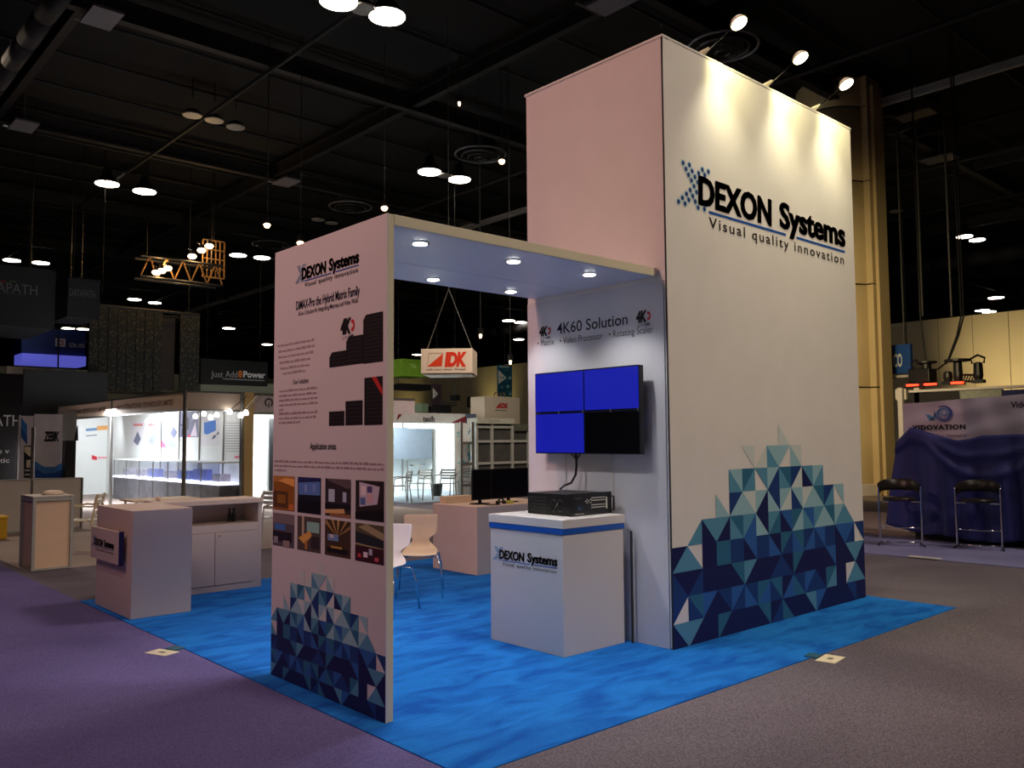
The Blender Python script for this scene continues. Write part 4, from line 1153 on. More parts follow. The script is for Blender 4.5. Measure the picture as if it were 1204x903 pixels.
for k in range(2):
    (sx0, sz0), (sx1, _) = ff(489 if k == 0 else 486, 500 + k * 2.6, YF + .5), ff(535, 500, YF + .5)
    MB().box((sx0, YF + .5 + .2 * k, sz0 - .02), (sx1, YF + .56 + .2 * k, sz0 + .025)).build('tube_light', TUBEON, t)
light('AREA', (14.0, YF + 1.0, 2.35), (14.2, YF + 2.2, 1.0), 280, (.90, .98, 1), 3.2, name='booth_light', sy=.5)
# poster column with blue wave print
t = thing('poster_panel', 'white poster panel with blue wave prints, behind the grey frame', 'poster', (*ff(548, 590, YF - .6)[:1], YF - .6, 0))
(xa, za), (xb, zb_) = ff(535, 588, YF - .6), ff(555, 498, YF - .6)
MB().box((xa, YF - .6, .01), (xb, YF - .55, zb_)).build('poster_board', wb, t)
m = MB()
rn = random.Random(5)
for (pa, pb_) in [((535, 558), (553, 542)), ((549, 543), (554, 520)), ((536, 514), (540, 505)), ((549, 512), (553, 501))]:
    for k in range(7):
        u0, u1 = rn.uniform(0, .5), rn.uniform(.5, 1); v0 = rn.uniform(0, .8); v1 = v0 + rn.uniform(.1, .3)
        x0_ = pa[0] + (pb_[0] - pa[0]) * u0; x1_ = pa[0] + (pb_[0] - pa[0]) * u1; y0_ = pa[1] + (pb_[1] - pa[1]) * v0; y1_ = pa[1] + (pb_[1] - pa[1]) * v1
        polyp(m, 'y', YF - .6, [ff(x0_, y0_, YF - .6), ff(x1_, (y0_ + y1_) / 2, YF - .6), ff(x1_, y1_, YF - .6), ff((x0_ + x1_) / 2, y1_, YF - .6)], rn.choice([(70, 170, 210), (120, 200, 220), (30, 120, 180)]), .003 + .0003 * k)
m.build('poster_print', INK, t, ink=True)


# aluminium frames (grid of posts and rails)
def frame_unit(label, y, px_posts, py_rails, top, bot, mt, depth=.5, back=None):
    xs = [py_(p, 530, y).x for p in px_posts]; zz = [py_(px_posts[0], r_, y).z for r_ in py_rails]
    t = thing('display_frame', label, 'frame', ((xs[0] + xs[-1]) / 2, y, 0))
    zt_ = py_(px_posts[0], top, y).z; zb0 = .01
    for x in xs: MB().box((x - .04, y, zb0), (x + .04, y + .06, zt_)).build('post', mt, t)
    for z in zz:
        for x0_, x1_ in zip(xs, xs[1:]): MB().box((x0_ + .04, y + .01, z - .035), (x1_ - .04, y + .05, z + .035)).build('rail', mt, t)
    if back:
        MB().box((xs[0] - .04, y + depth, zb0), (xs[-1] + .04, y + depth + .05, zt_)).build('back_panel', back, t)
    return t, xs, zz, zt_


ALU = mat('frame_aluminium', (176, 178, 172), .5, .2)
frame_unit('slim grey aluminium frame in front of the blue wave poster', 18.6, (543, 556), (521, 546, 571), 496, 590, GREYM)
t_, xs_, zz_, zt_ = frame_unit('large pale aluminium grid frame with dark cells, left of the tower wall', 18.8, (561, 579, 603, 622, 640), (502, 519, 545), 498, 590, ALU, .07, mat('grey_back_panel', (66, 64, 62), .7, var=.2))
m = MB().box((xs_[0] - .04, 18.75, zt_), (xs_[2] + .04, 19.2, zt_ + .16)).build('header_board', mat('header_pale', (176, 178, 160), .6), t_)
m = MB().box((xs_[2] + .05, 18.78, zt_ - .2), (xs_[-1] + .04, 18.8, zt_ - .02)).build('header_board', mat('header_dark', (84, 86, 74), .6), t_)
m = MB(); lettering(m, 'TSLYN', 'y', 18.75, xs_[0] + .35, xs_[1] + .25, zt_ + .04, .07, (110, 120, 104), .01, off=.004); m.build('header_lettering', INK, t_, ink=True)


# silver slatted cafe chairs
def cafe_chair(label, loc, rz, mt=GREYM):
    t = thing('cafe_chair', label, 'chair', loc, rz)
    for s in (-1, 1):
        MB().tube([(.24, s * .24, .01), (.22, s * .25, .45), (.20, s * .26, .64), (.0, s * .27, .67), (-.22, s * .25, .66), (-.25, s * .20, .80)], .016, 6).build('arm_frame', mt, t, world=False)
        MB().tube([(-.26, s * .23, .01), (-.20, s * .22, .44), (-.27, s * .20, .84)], .016, 6).build('rear_leg', mt, t, world=False)
    for k in range(4):
        MB().box((-.27 - .0, -.2, .55 + k * .075), (-.25, .2, .60 + k * .075)).build('back_slat', mt, t, world=False)
    for k in range(5):
        MB().box((-.2 + k * .09, -.22, .44), (-.13 + k * .09, .22, .455)).build('seat_slat', mt, t, world=False)
    return t


for px, py, rz, lb in [(494, 588, 200, 'silver slatted cafe chair in the bright booth, second from the left'),
                       (523, 588, 210, 'silver slatted cafe chair in the bright booth, in the middle'),
                       (546, 585, 215, 'silver slatted cafe chair in the bright booth, behind the slim grey frame'),
                       (470, 592, 160, 'silver slatted cafe chair at the left end of the bright booth')]:
    p = onz(px, py, .006); cafe_chair(lb, tuple(p), math.radians(rz))
t = thing('waste_bin', 'small dark bin between the silver cafe chairs', 'bin', tuple(onz(514, 583, .006)))
MB().lathe(0, 0, [(.13, 0), (.16, .34), (.15, .34), (.12, .02)], 14).build('bin_body', BLACK, t, world=False)

# ================================================================= LEFT BACKGROUND
# shell-scheme booth
XS, YS0, YS1, HS, HB = 7.21, 18.74, 28.8, 2.75, 2.34
XSE = 8.52
t = thing('shell_booth', 'lit white shell-scheme booth with product posters and glass counters, left background', 'booth', (XS, YS0, 0))
fas = mat('fascia_board', (214, 190, 168), .6, var=.03)
for y0_, y1_ in ((YS0 + .05, 23.695), (23.705, YS1)):
    MB().box((XS, y0_, HB), (XS + .03, y1_, HS - .04)).build('fascia', fas, t)
MB().box((XS - .02, YS0, HS - .04), (XS + .05, YS1, HS)).build('top_rail', GREYM, t)
MB().box((XS - .02, YS0, HB - .04), (XS + .05, YS1, HB)).build('lower_rail', GREYM, t)
MB().box((XS + .05, YS0 - .02, HS - .04), (XSE, YS0 + .05, HS)).build('top_rail', GREYM, t)
MB().box((XS + .05, YS0 - .02, HB - .04), (XSE, YS0 + .05, HB)).build('lower_rail', GREYM, t)
MB().box((XS + .05, YS0, HB), (XSE, YS0 + .03, HS - .04)).build('fascia', fas, t)
for x, y in ((XS, YS0), (XS, 23.7), (XS, YS1), (XSE, YS0)):
    MB().lathe(x + .01, y, [(.045, .01), (.045, HS + .01)], 8).build('post', GREYM, t)
gold = mat('post_board_gold_light', (206, 170, 110), .6)  # gold light falling on the post is put into the board colour
MB().box((XSE + .06, YS0 - .05, .01), (XSE + .28, YS0 + .06, HS)).build('end_post', gold, t)
MB().box((XSE + .10, YS0 + .07, .01), (XSE + .15, YS1, HS)).build('back_wall', wb, t)
MB().box((XS + .06, YS1 - .05, .01), (XSE + .1, YS1, HS)).build('end_wall', wb, t)
m = MB(); lettering(m, 'CHY INTERNATIONAL TECHNOLOGY LIMITED', 'x', XS, 28.4, 24.2, HB + .12, .12, (120, 96, 92), .02)
m.build('fascia_lettering', INK, t, ink=True); m = MB(); lettering(m, 'CHY INTERNATIONAL TECHNOLOGY LIMITED', 'x', XS, 23.3, 19.4, HB + .12, .12, (120, 96, 92), .02); m.build('fascia_lettering', INK, t, ink=True)
YW = YS1 - .06
m = MB()
def fy(px, py, y=YW): v = py_(px, py, y); return v.x, v.z
for (pts, c_) in [([(101, 507), (114, 506), (114, 503), (101, 504)], (120, 160, 200)), ([(114, 506), (130, 505), (130, 500), (114, 501)], (240, 180, 110)), ([(101, 513), (114, 512), (114, 511), (101, 512)], (110, 130, 150)), ([(108, 540), (114, 541), (114, 537), (108, 535)], (220, 60, 70)), ([(115, 539), (126, 539), (126, 537), (115, 537)], (235, 170, 175))]:
    polyp(m, 'y', YW, [fy(*q_) for q_ in pts], c_, .004)
m.build('wall_print', INK, t, ink=True)
# wall frames / posters on the back wall (x = XSE+.10)
XW = XSE + .10
def fx(px, py, x=XW): v = onx(px, py, x); return v.y, v.z
def poster(px0, px1, py0, py1, label_, shapes, base=(232, 232, 238)):
    m = MB(); n = 0
    polyp(m, 'x', XW, [fx(px0, py1), fx(px1, py1), fx(px1, py0), fx(px0, py0)], base, .004)
    for pts, c_ in shapes: n += 1; polyp(m, 'x', XW, [fx(*q_) for q_ in pts], c_, .005 + n * .0006)
    m.build('poster', INK, t, ink=True)
poster(154, 170, 494, 524, '', [([(157, 519), (162, 524), (166, 516), (162, 507)], (120, 126, 150)), ([(157, 501), (168, 501), (168, 498), (157, 498)], (226, 150, 150))])
poster(172, 188, 494, 525, '', [([(175, 519), (180, 523), (186, 514), (181, 508)], (150, 160, 190)), ([(175, 501), (186, 501), (186, 498), (175, 498)], (226, 150, 150))])
poster(190, 208, 494, 526, '', [([(190, 526), (208, 526), (190, 494)], (140, 150, 176)), ([(190, 526), (196, 526), (190, 517)], (230, 90, 130)), ([(200, 510), (205, 516), (209, 508), (204, 501)], (110, 116, 140))])
poster(211, 234, 484, 514, '', [([(212, 500), (222, 506), (222, 490)], (60, 60, 80)), ([(224, 513), (232, 513), (230, 496)], (230, 220, 235)), ([(220, 514), (224, 514), (224, 510)], (226, 60, 100)), ([(213, 513), (218, 508), (214, 503)], (50, 50, 66)), ([(225, 495), (233, 490), (231, 486)], (200, 200, 220))], (120, 122, 150))
poster(237, 258, 490, 524, '', [([(240, 510), (244, 511), (254, 506), (254, 494), (240, 497)], (30, 120, 220)), ([(249, 517), (253, 515), (255, 511), (251, 512)], (70, 80, 110)), ([(254, 512), (258, 510), (257, 507)], (60, 70, 90))])
m = MB()
for i in range(12):
    z_ = 497 + i * 3; polyp(m, 'x', XW, [fx(266, z_), fx(288, z_ + .2), fx(288, z_ + .9), fx(266, z_ + .7)], (176, 178, 188), .004)
polyp(m, 'x', XW, [fx(276, 539), fx(288, 539), fx(288, 536), fx(276, 536)], (230, 130, 150), .004)
m.build('poster', INK, t, ink=True)
for px in (190, 211, 235, 263):
    y_, _ = fx(px, 520); MB().box((XW - .03, y_ - .02, .01), (XW - .001, y_ + .02, HB + .3)).build('wall_upright', GREYM, t)
# arm spots inside
SPW = emis('booth_spot_glow', (255, 255, 255), 10)
for k, px in enumerate((170, 226, 236, 244, 251, 266, 279, 285)):
    y_, _ = fx(px, 486, XW - .5); z_ = 2.14 + .05 * (k % 3)
    s_ = MB().tube([(XW - .02, y_, HS - .1), (XW - .4, y_, z_ + .1)], .012, 5).build('spot_arm', GREYM, t)
    MB().lathe(XW - .42, y_, [(.05, z_), (.06, z_ + .07), (.02, z_ + .12)], 8).build('spot_head', SPW, s_)
light('AREA', (7.75, 23.8, 2.66), (8.15, 23.8, 1.3), 620, (.93, .95, 1), .8, name='booth_light', sy=9)
light('AREA', (7.9, 27.2, 2.2), (7.9, 28.8, 1.6), 14, (.93, .95, 1), .8, name='booth_light')
# glass showcases along the back wall
t = thing('glass_showcase', 'long glass showcase counter with bright shelf edge inside the lit shell booth', 'showcase', (8.1, 22, 0))
X0 = XW - .55
ya, za = fx(134, 560, X0); yb, zb_ = fx(291, 569, X0)
yb = YS0 + .12; zt1 = za + .48
dk = mat('showcase_grey', (92, 92, 98), .4, var=.35, scale=5)
MB().box((X0, ya, .01), (XW - .05, yb, za - .02)).build('lower_cabinet', dk, t)
MB().box((X0 - .02, ya + .02, za - .018), (XW - .04, yb - .02, za + .03)).build('lit_shelf', emis('shelf_light', (235, 235, 255), 1.6), t)
gl = bpy.data.materials.new('showcase_glass'); gl.use_nodes = True; b_ = gl.node_tree.nodes['Principled BSDF']
b_.inputs['Transmission Weight'].default_value = .9; b_.inputs['Roughness'].default_value = .03; b_.inputs['Base Color'].default_value = (.93, .96, .98, 1)
for k in range(7):
    u0, u1 = ya + (yb - ya) * k / 7, ya + (yb - ya) * (k + 1) / 7
    MB().box((X0, u0 + (-.03), za + .04), (X0 + .012, u1 + .03, zt1)).build('glass_pane', gl, t)
    MB().box((X0 - .01, u0 - .015, .02), (X0 + .02, u0 + .015, zt1)).build('case_upright', GREYM, t)
    if k in (2, 4, 5):
        MB().box((X0 + .2, u0 - .1, za + .05), (X0 + .35, u1 + .15, za + .26 + .05 * (k % 2))).build('exhibit_box', mat('exhibit_blue', [(120, 150, 190), (80, 110, 190), (100, 120, 210)][k % 3], .5), t)
    elif k in (0, 1, 3, 6):
        MB().box((X0 + .2, u0 - .2, za + .05), (X0 + .4, u1 + .3, za + .22)).build('exhibit_box', mat('exhibit_grey', (170, 166, 180), .5, var=.3, scale=8), t)
MB().box((X0 - .02, ya + .02, zt1), (XW - .04, yb - .02, zt1 + .03)).build('case_top', wb, t)

# next booth to the right of the shell booth
t = thing('neighbour_booth', 'white booth with a round black logo on its fascia, just left of the printed panel', 'booth', (9.2, 19, 0))
MB().box((8.86, 18.9, HB - .02), (13.5, 18.94, HS - .05)).build('fascia', mat('fascia_lilac', (206, 190, 194), .6), t)
MB().box((8.86, 18.88, HS - .05), (13.5, 18.98, HS)).build('top_rail', GREYM, t)
MB().box((8.86, 21.5, .01), (13.5, 21.6, HB)).build('back_wall', wb, t)
MB().box((8.86, 18.95, .01), (8.9, 21.4, HB)).build('side_wall', wb, t)
def fn(px, py): v = py_(px, py, 18.9); return v.x, v.z
c0 = fn(316, 473.5); m = MB(); m.cc = lin((40, 34, 44))
for k in range(14):
    A = [math.radians(-55 + 290 * (k + e) / 14) for e in (0, 1)]
    m.poly([fp('y', 18.9, c0[0] + r_ * math.cos(a_), c0[1] + r_ * math.sin(a_), .004) for a_, r_ in ((A[0], .11), (A[1], .11), (A[1], .075), (A[0], .075))])
polyp(m, 'y', 18.9, [(c0[0] - .03, c0[1] - .11), (c0[0] + .01, c0[1] - .11), (c0[0] + .01, c0[1] + .03)], (40, 34, 44), .004)
m.build('logo_print', INK, t, ink=True)
vb = py_(317, 520, 21.3)
MB().box((vb.x, 21.3, .3), (vb.x + 1.6, 21.34, py_(317, 492, 21.3).z)).build('black_poster', BLACK, t)
light('AREA', (10.5, 20.2, 2.3), (10.5, 20.6, 0), 180, (.92, .98, 1), 1.5, name='booth_light')
p = onz(315, 645, .006); cafe_chair('white cafe chair between the cabinet and the printed panel', (5.95, 12.35, .006), math.radians(200), mat('white_metal', (226, 224, 220), .4))

# low white wall, podium, chairs and table on the left
t = thing('low_partition', 'low white partition wall behind the left podium', 'partition', (4, 17.44, .006))
xa_, xb_ = 1.5, 4.78
for x0_, x1_ in ((1.5, 2.62), (2.66, 3.94), (3.98, 4.78)):
    MB().box((x0_, 17.44, .04), (x1_, 17.48, .94)).build('partition_panel', CREAMW, t)
for x in (1.48, 2.64, 3.96, 4.80): MB().lathe(x, 17.46, [(.03, .008), (.03, .96 if x != 3.96 else 1.9)], 8).build('post', GREYM, t)
MB().box((1.5, 17.43, .94), (4.78, 17.49, .965)).build('top_rail', ALU, t)
MB().box((1.5, 17.43, .008), (4.78, 17.49, .035)).build('bottom_rail', ALU, t)
t = thing('podium', 'tall pale shell-scheme podium with metal edges at the carpet edge, far left', 'podium', (2.75, 12.05, .008))
bx0, by0, bx1, by1 = 2.77, 12.06, 3.21, 12.66
bev(MB().box((bx0 + .02, by0 + .01, .03), (bx1 - .02, by1, .87)).build('podium_body', mat('podium_board', (232, 200, 168), .6, var=.02), t), .002)
for x, y in ((bx0, by0), (bx1, by0), (bx0, by1), (bx1, by1)): MB().box((x - .018, y - .018, .008), (x + .018, y + .018, .925)).build('corner_post', ALU, t)
MB().box((bx0, by0 - .012, .875), (bx1, by0 + .005, .92)).build('edge_rail', ALU, t)
MB().box((bx0 - .012, by0, .875), (bx0 + .005, by1, .92)).build('edge_rail', ALU, t)
MB().box((bx0, by0 - .012, .008), (bx1, by0 + .005, .032)).build('edge_rail', ALU, t)
MB().box((bx0 - .012, by0, .008), (bx0 + .005, by1, .032)).build('edge_rail', ALU, t)
MB().box((bx0 - .02, by0 - .02, .926), (bx1 + .02, by1 + .02, .938)).build('podium_top', CREAMW, t)
t = thing('wooden_bowl', 'small pale rounded wooden piece on top of the podium', 'bowl', (3.05, 12.35, .94))
MB().lathe(3.05, 12.35, [(.12, .939), (.14, .955), (.10, .985), (.04, .995)], 16).build('bowl_body', BEIGE, t, smooth=True)
t = thing('yellow_crate', 'yellow plastic crate at the left edge of the photo', 'crate', (3.35, 16.9, .008))
a, b = py_(-14, 636, 16.4), py_(9, 615, 16.4)
bev(MB().box((a.x, 16.4, .01), (b.x, 16.8, .36)).build('crate_body', mat('crate_yellow', (220, 170, 20), .5), t), .02)
MB().box((a.x - .02, 16.38, .361), (b.x + .02, 16.82, .39)).build('crate_rim', mat('crate_yellow_rim', (232, 186, 40), .5), t)
wmet = mat('pale_metal', (222, 206, 170), .4)
cafe_chair('pale cafe chair between the far left podium and the reception counter', (3.83, 13.9, .008), math.radians(150), wmet)
t = thing('pale_table', 'pale table top seen behind the reception counter', 'table', (5.0, 13.9, .008))
bev(MB().box((4.35, 13.2, .72), (5.35, 13.85, .745)).build('table_top', PLY, t), .005)
for x in (4.42, 5.28):
    for y in (13.27, 13.78): MB().tube([(x, y, .008), (x, y, .719)], .018, 6).build('leg', wmet, t)

# dark booth with lettering, banners
YD_ = 22.0
t = thing('dark_booth_wall', 'black booth wall with large pale lettering at the left edge of the photo', 'booth wall', (4, YD_ + 1, 0))
def fd(px, py, y=YD_ + 1): v = py_(px, py, y); return v.x, v.z
(xa, za), (xb, zb_) = fd(-60, 560), fd(28, 440)
MB().box((xa, YD_ + 1, .01), (xb, YD_ + 1.1, zb_)).build('wall_board', BLACK, t)
(xc, zc), (xd, zd) = fd(127, 440), fd(100, 500)
MB().box((py_(28, 440, 30.2).x, 30.2, .01), (py_(127, 440, 30.2).x, 30.3, py_(100, 437, 30.2).z)).build('rear_wall_board', DARKB, t)
m = MB(); lettering(m, 'DATAPATH', 'y', YD_ + 1, fd(-62, 500)[0], fd(24, 500)[0], fd(10, 501)[1], fd(10, 488)[1] - fd(10, 501)[1], (225, 226, 222), .0, off=.004)
lettering(m, 'Live v', 'y', YD_ + 1, fd(-16, 532)[0], fd(11, 532)[0], fd(5, 533)[1], .11, (225, 226, 222), .01, off=.004)
lettering(m, 'automatic', 'y', YD_ + 1, fd(-36, 545)[0], fd(11, 545)[0], fd(5, 544)[1], .11, (225, 226, 222), .01, off=.004)
m.build('wall_lettering', INK, t, ink=True)
a = fd(19, 470)
t = thing('curved_banner_wall', 'white banner wall with blue waves and black ZEBIK lettering, left background', 'banner', (5, YD_, 0))
def fb(px, py): v = py_(px, py, YD_); return v.x, v.z
(xa, za), (xb, zb_) = fb(24.5, 562), fb(40, 489)
seg = [(24.5, 39.6, 562, 489), (40.4, 73, 562, 487)]
xw0 = fb(24.5, 500)[0]; xw1 = fb(40, 500)[0]; xw2 = fb(73, 500)[0]; xw3 = fb(91, 500)[0]
zt0, zt1_, zt2 = fb(30, 489)[1], fb(55, 487)[1], fb(82, 483)[1]
MB().box((xw0, YD_, .05), (xw1 - .01, YD_ + .03, zt0)).build('banner_sheet', mat('banner_white', (216, 208, 212), .6), t)
MB().box((xw1, YD_ - .02, .05), (xw2, YD_ + .01, zt1_)).build('banner_sheet', mat('banner_white_b', (220, 212, 214), .6), t)
MB().box((xw2 + .01, YD_ + .1, .05), (xw3, YD_ + .13, zt2)).build('grey_panel', mat('grey_board', (132, 126, 118), .6), t)
for x in (xw0, xw1, xw2, xw3): MB().box((x - .02, YD_ + .14, .01), (x + .02, YD_ + .18, zt0)).build('banner_post', GREYM, t)
m = MB(); YQ = YD_ - .02
def Pb(pts, c_, o_=.004, yy_=YQ): polyp(m, 'y', yy_, [((py_(a_, b_, yy_)).x, (py_(a_, b_, yy_)).z) for a_, b_ in pts], c_, o_)
Pb([(24.6, 490), (32, 500), (32, 523), (24.6, 514)], (60, 120, 190), .004, YD_)
Pb([(24.6, 502), (32, 514), (32, 523), (24.6, 514)], (30, 76, 150), .005, YD_)
Pb([(28, 524), (40, 524), (40, 562), (28, 562)], (26, 28, 40), .006, YD_)
Pb([(28.5, 525), (39.8, 526), (39.8, 535), (35, 537), (28.5, 531)], (226, 214, 180), .007, YD_)
Pb([(31, 541), (39.8, 540), (39.8, 549), (31, 550)], (226, 220, 196), .007, YD_)
Pb([(29, 552), (39.8, 552), (39.8, 554), (29, 554)], (200, 200, 196), .007, YD_)
Pb([(29, 557), (39.8, 557), (39.8, 559), (29, 559)], (200, 200, 196), .007, YD_)
Pb([(41, 542), (52, 549), (64, 549), (72.8, 544), (72.8, 562), (41, 562)], (70, 130, 196))
Pb([(41, 550), (52, 557), (64, 556), (72.8, 551), (72.8, 562), (41, 562)], (26, 78, 150), .005)
lettering(m, 'ZEBIK', 'y', YQ, fb(51, 515)[0], fb(69.5, 515)[0], fb(60, 518.5)[1], fb(60, 508)[1] - fb(60, 518.5)[1], (24, 22, 30), .05, .2, .9, off=.006)
m.build('banner_print', INK, t, ink=True)
t = thing('dark_cabinet', 'narrow black cabinet with thin aerial beside the lit shell booth', 'cabinet', (6, 21.6, 0))
a, b = py_(75, 562, 21.6), py_(88, 518, 21.6)
bev(MB().box((a.x, 21.5, .01), (b.x, 21.8, b.z)).build('cabinet_body', BLACK, t), .01)
MB().tube([((a.x + b.x) / 2 + .15, 21.65, b.z), ((a.x + b.x) / 2 + .17, 21.65, b.z + .35)], [.05, .01], 6).build('aerial', BLACK, t)

# hanging dark banner box, blue sign, speckled cube, black banner
def hang(name, label, cat, px0, py0, px1, py1, y, dep, m0, bname='sign_box', zx=None):
    a, b = py_(px0, py1, y), py_(px1, py0, y)
    t = thing(name, label, cat, ((a.x + b.x) / 2, y, a.z))
    MB().box((a.x, y, a.z), (b.x, y + dep, b.z)).build(bname, m0, t)
    for x in (a.x + .3, b.x - .3): MB().tube([(x, y + dep / 2, b.z), (x, y + dep / 2, 12)], .015, 4).build('hanging_cable', BLACKM, t)
    return t, a, b


DKC = mat('hanging_dark_cloth', (24, 24, 26), .8, var=.1)
t, a, b = hang('hanging_dark_banner', 'large near-black hanging box banner with grey lettering at the left edge', 'banner', -70, 318, 66, 377, 27, 3.2, DKC)
m = MB()
lettering(m, 'DATAPATH', 'y', 27, py_(-36, 340, 27).x, py_(44, 340, 27).x, py_(10, 344, 27).z, .27, (110, 110, 112), .0, off=.004)
rect(m, 'y', 27, py_(-36, 340, 27).x, py_(30, 340, 27).x, py_(10, 346, 27).z, py_(10, 345.4, 27).z, (70, 70, 72), .004)
for pa, pb_, c_ in ((0, 7, (120, 40, 36)), (11, 19, (60, 96, 50))): rect(m, 'y', 27, py_(pa, 331, 27).x, py_(pb_, 331, 27).x, py_(pa, 331.5, 27).z, py_(pa, 329.5, 27).z, c_, .004)
m.build('banner_lettering', INK, t, ink=True)
t, a, b = hang('hanging_dark_banner', 'second near-black hanging box banner with dim grey lettering, above the blue sign', 'banner', 79, 330, 118, 372, 28, 1.8, DKC)
m = MB(); lettering(m, 'DATAPATH', 'y', 28, py_(82, 345, 28).x, py_(112, 345, 28).x, py_(95, 349, 28).z, .22, (90, 90, 94), 0, off=.004); m.build('banner_lettering', INK, t, ink=True)
t, a, b = hang('hanging_blue_sign', 'dark blue hanging sign with a lit pale base and partly hidden lettering', 'sign', 25, 390, 101, 415, 33, 1.2, mat('deep_blue_board', (20, 48, 120), .5, var=.1))
a2 = py_(25, 427, 33)
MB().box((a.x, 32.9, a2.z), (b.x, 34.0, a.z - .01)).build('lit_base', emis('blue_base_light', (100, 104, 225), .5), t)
m = MB(); lettering(m, 'as', 'y', 33, py_(81, 408, 33).x, py_(100, 408, 33).x, py_(85, 408, 33).z, .2, (170, 176, 200), .02, off=.004)
for (x0_, y0_, x1_, y1_, c_) in [(65, 407.5, 77, 398, (190, 190, 200)), (67.5, 405.5, 74.5, 400, (150, 60, 80)), (68.5, 404.5, 73.5, 401.5, (200, 190, 200))]:
    rect(m, 'y', 33, py_(x0_, 400, 33).x, py_(x1_, 400, 33).x, py_(70, y0_, 33).z, py_(70, y1_, 33).z, c_, .004 + (77 - x1_) * .001)
m.build('sign_lettering', INK, t, ink=True)
MB().box((py_(68, 420, 32.8).x, 32.8, 2.0), (py_(69.5, 420, 32.8).x, 32.86, py_(69, 395, 32.8).z)).build('support_post', BLACKM, t)
# speckled cube
led = bpy.data.materials.new('speckled_netting'); led.use_nodes = True
nt = led.node_tree; b_ = nt.nodes['Principled BSDF']; tc = nt.nodes.new('ShaderNodeTexCoord'); vo = nt.nodes.new('ShaderNodeTexVoronoi'); vo.inputs['Scale'].default_value = 11
rp = nt.nodes.new('ShaderNodeValToRGB'); rp.color_ramp.elements[0].position = .12; rp.color_ramp.elements[1].position = .42
rp.color_ramp.elements[0].color = lin((80, 74, 44)) + (1,); rp.color_ramp.elements[1].color = lin((13, 12, 9)) + (1,)
nt.links.new(tc.outputs['Object'], vo.inputs['Vector']); nt.links.new(vo.outputs['Distance'], rp.inputs[0]); nt.links.new(rp.outputs[0], b_.inputs['Base Color']); b_.inputs['Roughness'].default_value = .8
YL = 31
a, b = py_(103, 458, YL), py_(235, 372, YL)
t = thing('speckled_cube', 'big dark hanging cube of speckled brown netting, left of the printed panel', 'hanging structure', ((a.x + b.x) / 2, YL, a.z))
c_ = py_(190, 450, YL)
n_ = 8
for k in range(n_):
    u0 = a.x + (c_.x - a.x) * k / n_; u1 = a.x + (c_.x - a.x) * (k + 1) / n_
    MB().box((u0 + .01, YL, a.z), (u1 - .01, YL + .08, b.z)).build('netting_panel', led, t)
MB().box((c_.x, YL + .4, a.z + .1), (b.x - .75, YL + .5, b.z - .1)).build('inner_panel', mat('dark_brown_panel', (34, 28, 24), .8), t)
MB().box((b.x - .7, YL + .0, a.z), (b.x, YL + .08, b.z)).build('netting_panel', led, t)
MB().box((a.x, YL + .5, b.z - .05), (b.x, YL + 1.7, b.z)).build('top_panel', DARKB, t)
for z in (a.z - .06, b.z + .06):
    MB().tube([(a.x, YL + .04, z), (b.x, YL + .04, z)], .06, 6).build('frame_tube', BLACKM, t)
for x in (a.x + .4, b.x - .4): MB().tube([(x, YL + .04, b.z), (x, YL + .04, 12)], .02, 4).build('hanging_cable', BLACKM, t)
# glowing truss with warm lamps
YG = 30
t = thing('lamp_truss', 'hanging metal truss lit by a row of warm lamps, upper left', 'truss', tuple(py_(220, 310, YG)))
x0_, x1_ = py_(165, 318, YG).x, py_(262, 318, YG).x; zt_, zb0 = py_(210, 306, YG).z, py_(210, 330, YG).z
for z in (zt_, zb0):
    for y_ in (YG, YG + .6): MB().tube([(x0_, y_, z), (x1_, y_, z)], .05, 6).build('truss_chord', BLACKM, t)
for k in range(10):
    xa = x0_ + (x1_ - x0_) * k / 10; xb = x0_ + (x1_ - x0_) * (k + 1) / 10
    MB().tube([(xa, YG, zt_ if k % 2 else zb0), (xb, YG, zb0 if k % 2 else zt_)], .03, 5).build('truss_brace', mat('steel_amber_glow', (150, 110, 60), .5, .3) if k == 0 else bpy.data.materials['steel_amber_glow'], t)  # steel coloured amber to carry the glow of the lamps
for x in (x0_ + .3, x1_ - .3): MB().tube([(x, YG + .3, zt_), (x, YG + .3, 12)], .02, 4).build('hanging_cable', BLACKM, t)
for k, (px, py) in enumerate([(226, 300), (237, 293), (246, 288), (184, 319), (190, 317), (197, 314)]):
    p = py_(px, py, YG - .4)
    tt = thing('warm_truss_lamp', 'warm glowing lamp on the hanging truss, ' + ['right-hand row, lowest', 'right-hand row, middle', 'right-hand row, highest', 'left-hand row, lowest', 'left-hand row, middle', 'left-hand row, highest'][k], 'lamp', tuple(p))
    MB().lathe(0, 0, [(.10, -.12), (.16, -.04), (.12, .02)], 10).build('bulb', LAMPWARM, tt, world=False)
    MB().box((-.06, -.06, .03), (.06, .06, .16)).build('lamp_housing', BLACKM, tt, world=False)
    MB().tube([(0, 0, .16), (0, .4, .3)], .02, 4).build('lamp_arm', BLACKM, tt, world=False)
light('POINT', tuple(py_(236, 290, YG - .1)), (0, 0, 0), 90, (1, .62, .25), .1, name='truss_lamp_light')
light('POINT', tuple(py_(192, 313, YG - .1)), (0, 0, 0), 60, (1, .62, .25), .1, name='truss_lamp_light')
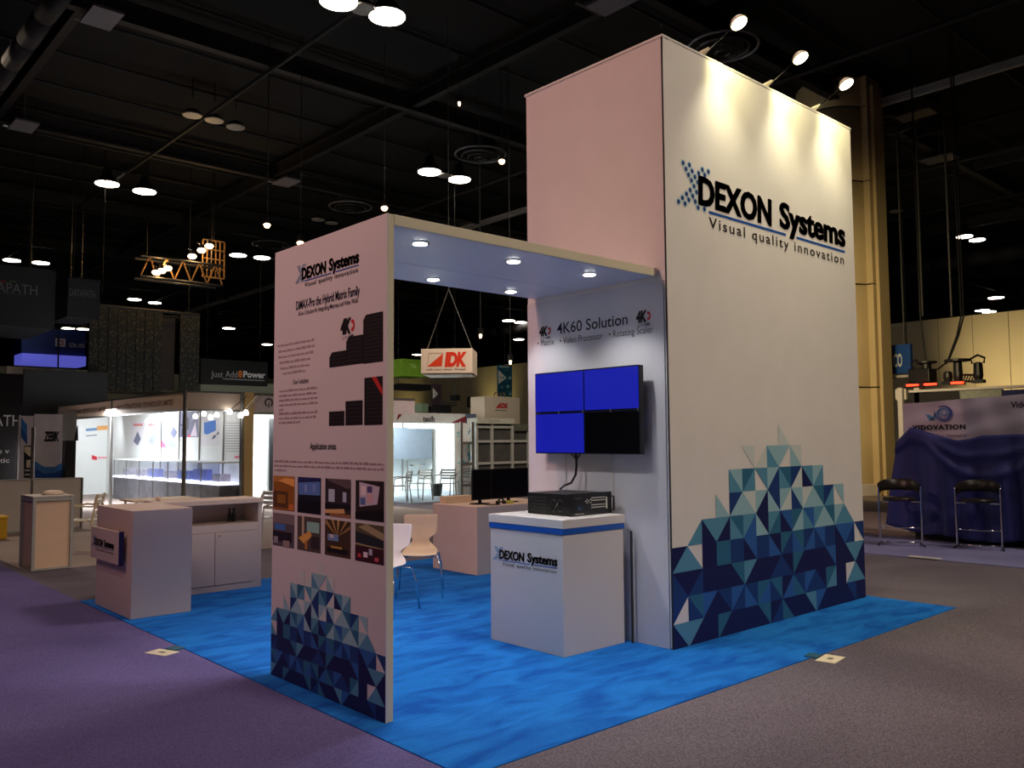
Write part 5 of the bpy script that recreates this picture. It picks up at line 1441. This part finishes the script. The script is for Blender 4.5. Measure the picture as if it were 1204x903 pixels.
# slatted gear beside the lamps, their amber glow put into its colour
t = thing('rigging_cage', 'metal cage of crossed bars with painted amber lamp glow, beside the upper lamps', 'rigging', tuple(py_(255, 300, YG)))
a, b = py_(238, 325, YG + .8), py_(264, 285, YG + .8)
for k in range(5):
    z = a.z + (b.z - a.z) * k / 4; MB().tube([(a.x, YG + .8, z), (b.x, YG + .8, z)], .03, 5).build('cage_bar', bpy.data.materials['steel_amber_glow'], t)
for k in range(6):
    x = a.x + (b.x - a.x) * k / 5; MB().tube([(x, YG + .8, a.z), (x, YG + .8, b.z)], .03, 5).build('cage_bar', bpy.data.materials['steel_amber_glow'], t)
MB().tube([((a.x + b.x) / 2, YG + .8, b.z), ((a.x + b.x) / 2, YG + .8, 12)], .02, 4).build('hanging_cable', BLACKM, t)
# black banner "Just Add Power"
t, a, b = hang('hanging_black_banner', 'black hanging banner with white and orange lettering, left of the printed panel', 'banner', 236, 426, 315, 451, 34, .3, mat('black_banner', (14, 13, 14), .7))
m = MB()
def L_(s_, pa, pb_, py, cap, c_, bo=0): lettering(m, s_, 'y', 34, py_(pa, py, 34).x, py_(pb_, py, 34).x, py_((pa + pb_) / 2, py, 34).z, cap, c_, bo, off=.005)
L_('Just', 248, 262, 443.5, .25, (170, 170, 172)); L_('Add', 265, 279, 443.5, .25, (170, 170, 172)); L_('8', 280, 285, 443.5, .26, (220, 120, 50), .04); L_('Power', 286, 312, 444, .25, (225, 225, 225), .03)
rect(m, 'y', 34, py_(262, 446, 34).x, py_(311, 446, 34).x, py_(285, 447, 34).z, py_(285, 445.8, 34).z, (150, 148, 150), .005)
m.build('banner_lettering', INK, t, ink=True)
# pale far partition seen under the banner
slab('wall_far_left', 8, 60, 40, 60.4, 0, 6.4, mat('far_wall', (150, 150, 130), .8, var=.08, scale=.4))
t = thing('pale_header', 'pale grey-green panel strip below the black banner on the left', 'panel', (16, 36, 3.2))
a, b = py_(236, 466, 36), py_(330, 451, 36)
MB().box((a.x, 36, .01), (b.x + 3, 36.2, b.z - .02)).build('header_board', mat('grey_green_board', (160, 160, 140), .7), t)
t = thing('pale_header', 'thin pale beam strip under the blue hanging sign', 'panel', (6, 32, 4))
a, b = py_(8, 439, 32), py_(87, 434, 32)
MB().box((a.x, 32, a.z), (b.x, 32.1, b.z)).build('header_board', CREAMW, t)
MB().box(((a.x + b.x) / 2, 32, .01), ((a.x + b.x) / 2 + .1, 32.1, a.z)).build('post', BLACKM, t)

# ================================================================= groups of repeats
GR = {'ceiling_lamp': 'round ceiling lamps of the hall', 'work_lamp': 'small hanging work lamps', 'air_diffuser': 'round ringed air vents', 'ceiling_service_panel': 'service panels under the roof',
      'arm_lamp': 'arm lamps on the tower top', 'shell_chair': 'bent plywood chairs on the stand', 'bar_stool': 'bar stools in front of the blue drape', 'cafe_chair': 'slatted cafe chairs',
      'monitor': 'monitors on the pale counter', 'floor_card': 'paper cards on the aisle carpet', 'dark_bottle': 'bottles on the cabinet shelf', 'red_warning_lamp': 'red lamps on the header rail',
      'stage_light': 'stage lights on the header rail', 'warm_truss_lamp': 'warm lamps on the hanging truss', 'white_cable': 'cables below the video wall', 'hanging_cable': 'black hanging cables on the right',
      'hanging_rod': 'thin hanging rods on the right', 'display_frame': 'aluminium display frames', 'hanging_dark_banner': 'dark hanging box banners'}
for o in C.objects:
    k = o.name.split('.')[0]
    if o.parent is None and k in GR and 'label' in o: o['group'] = GR[k]
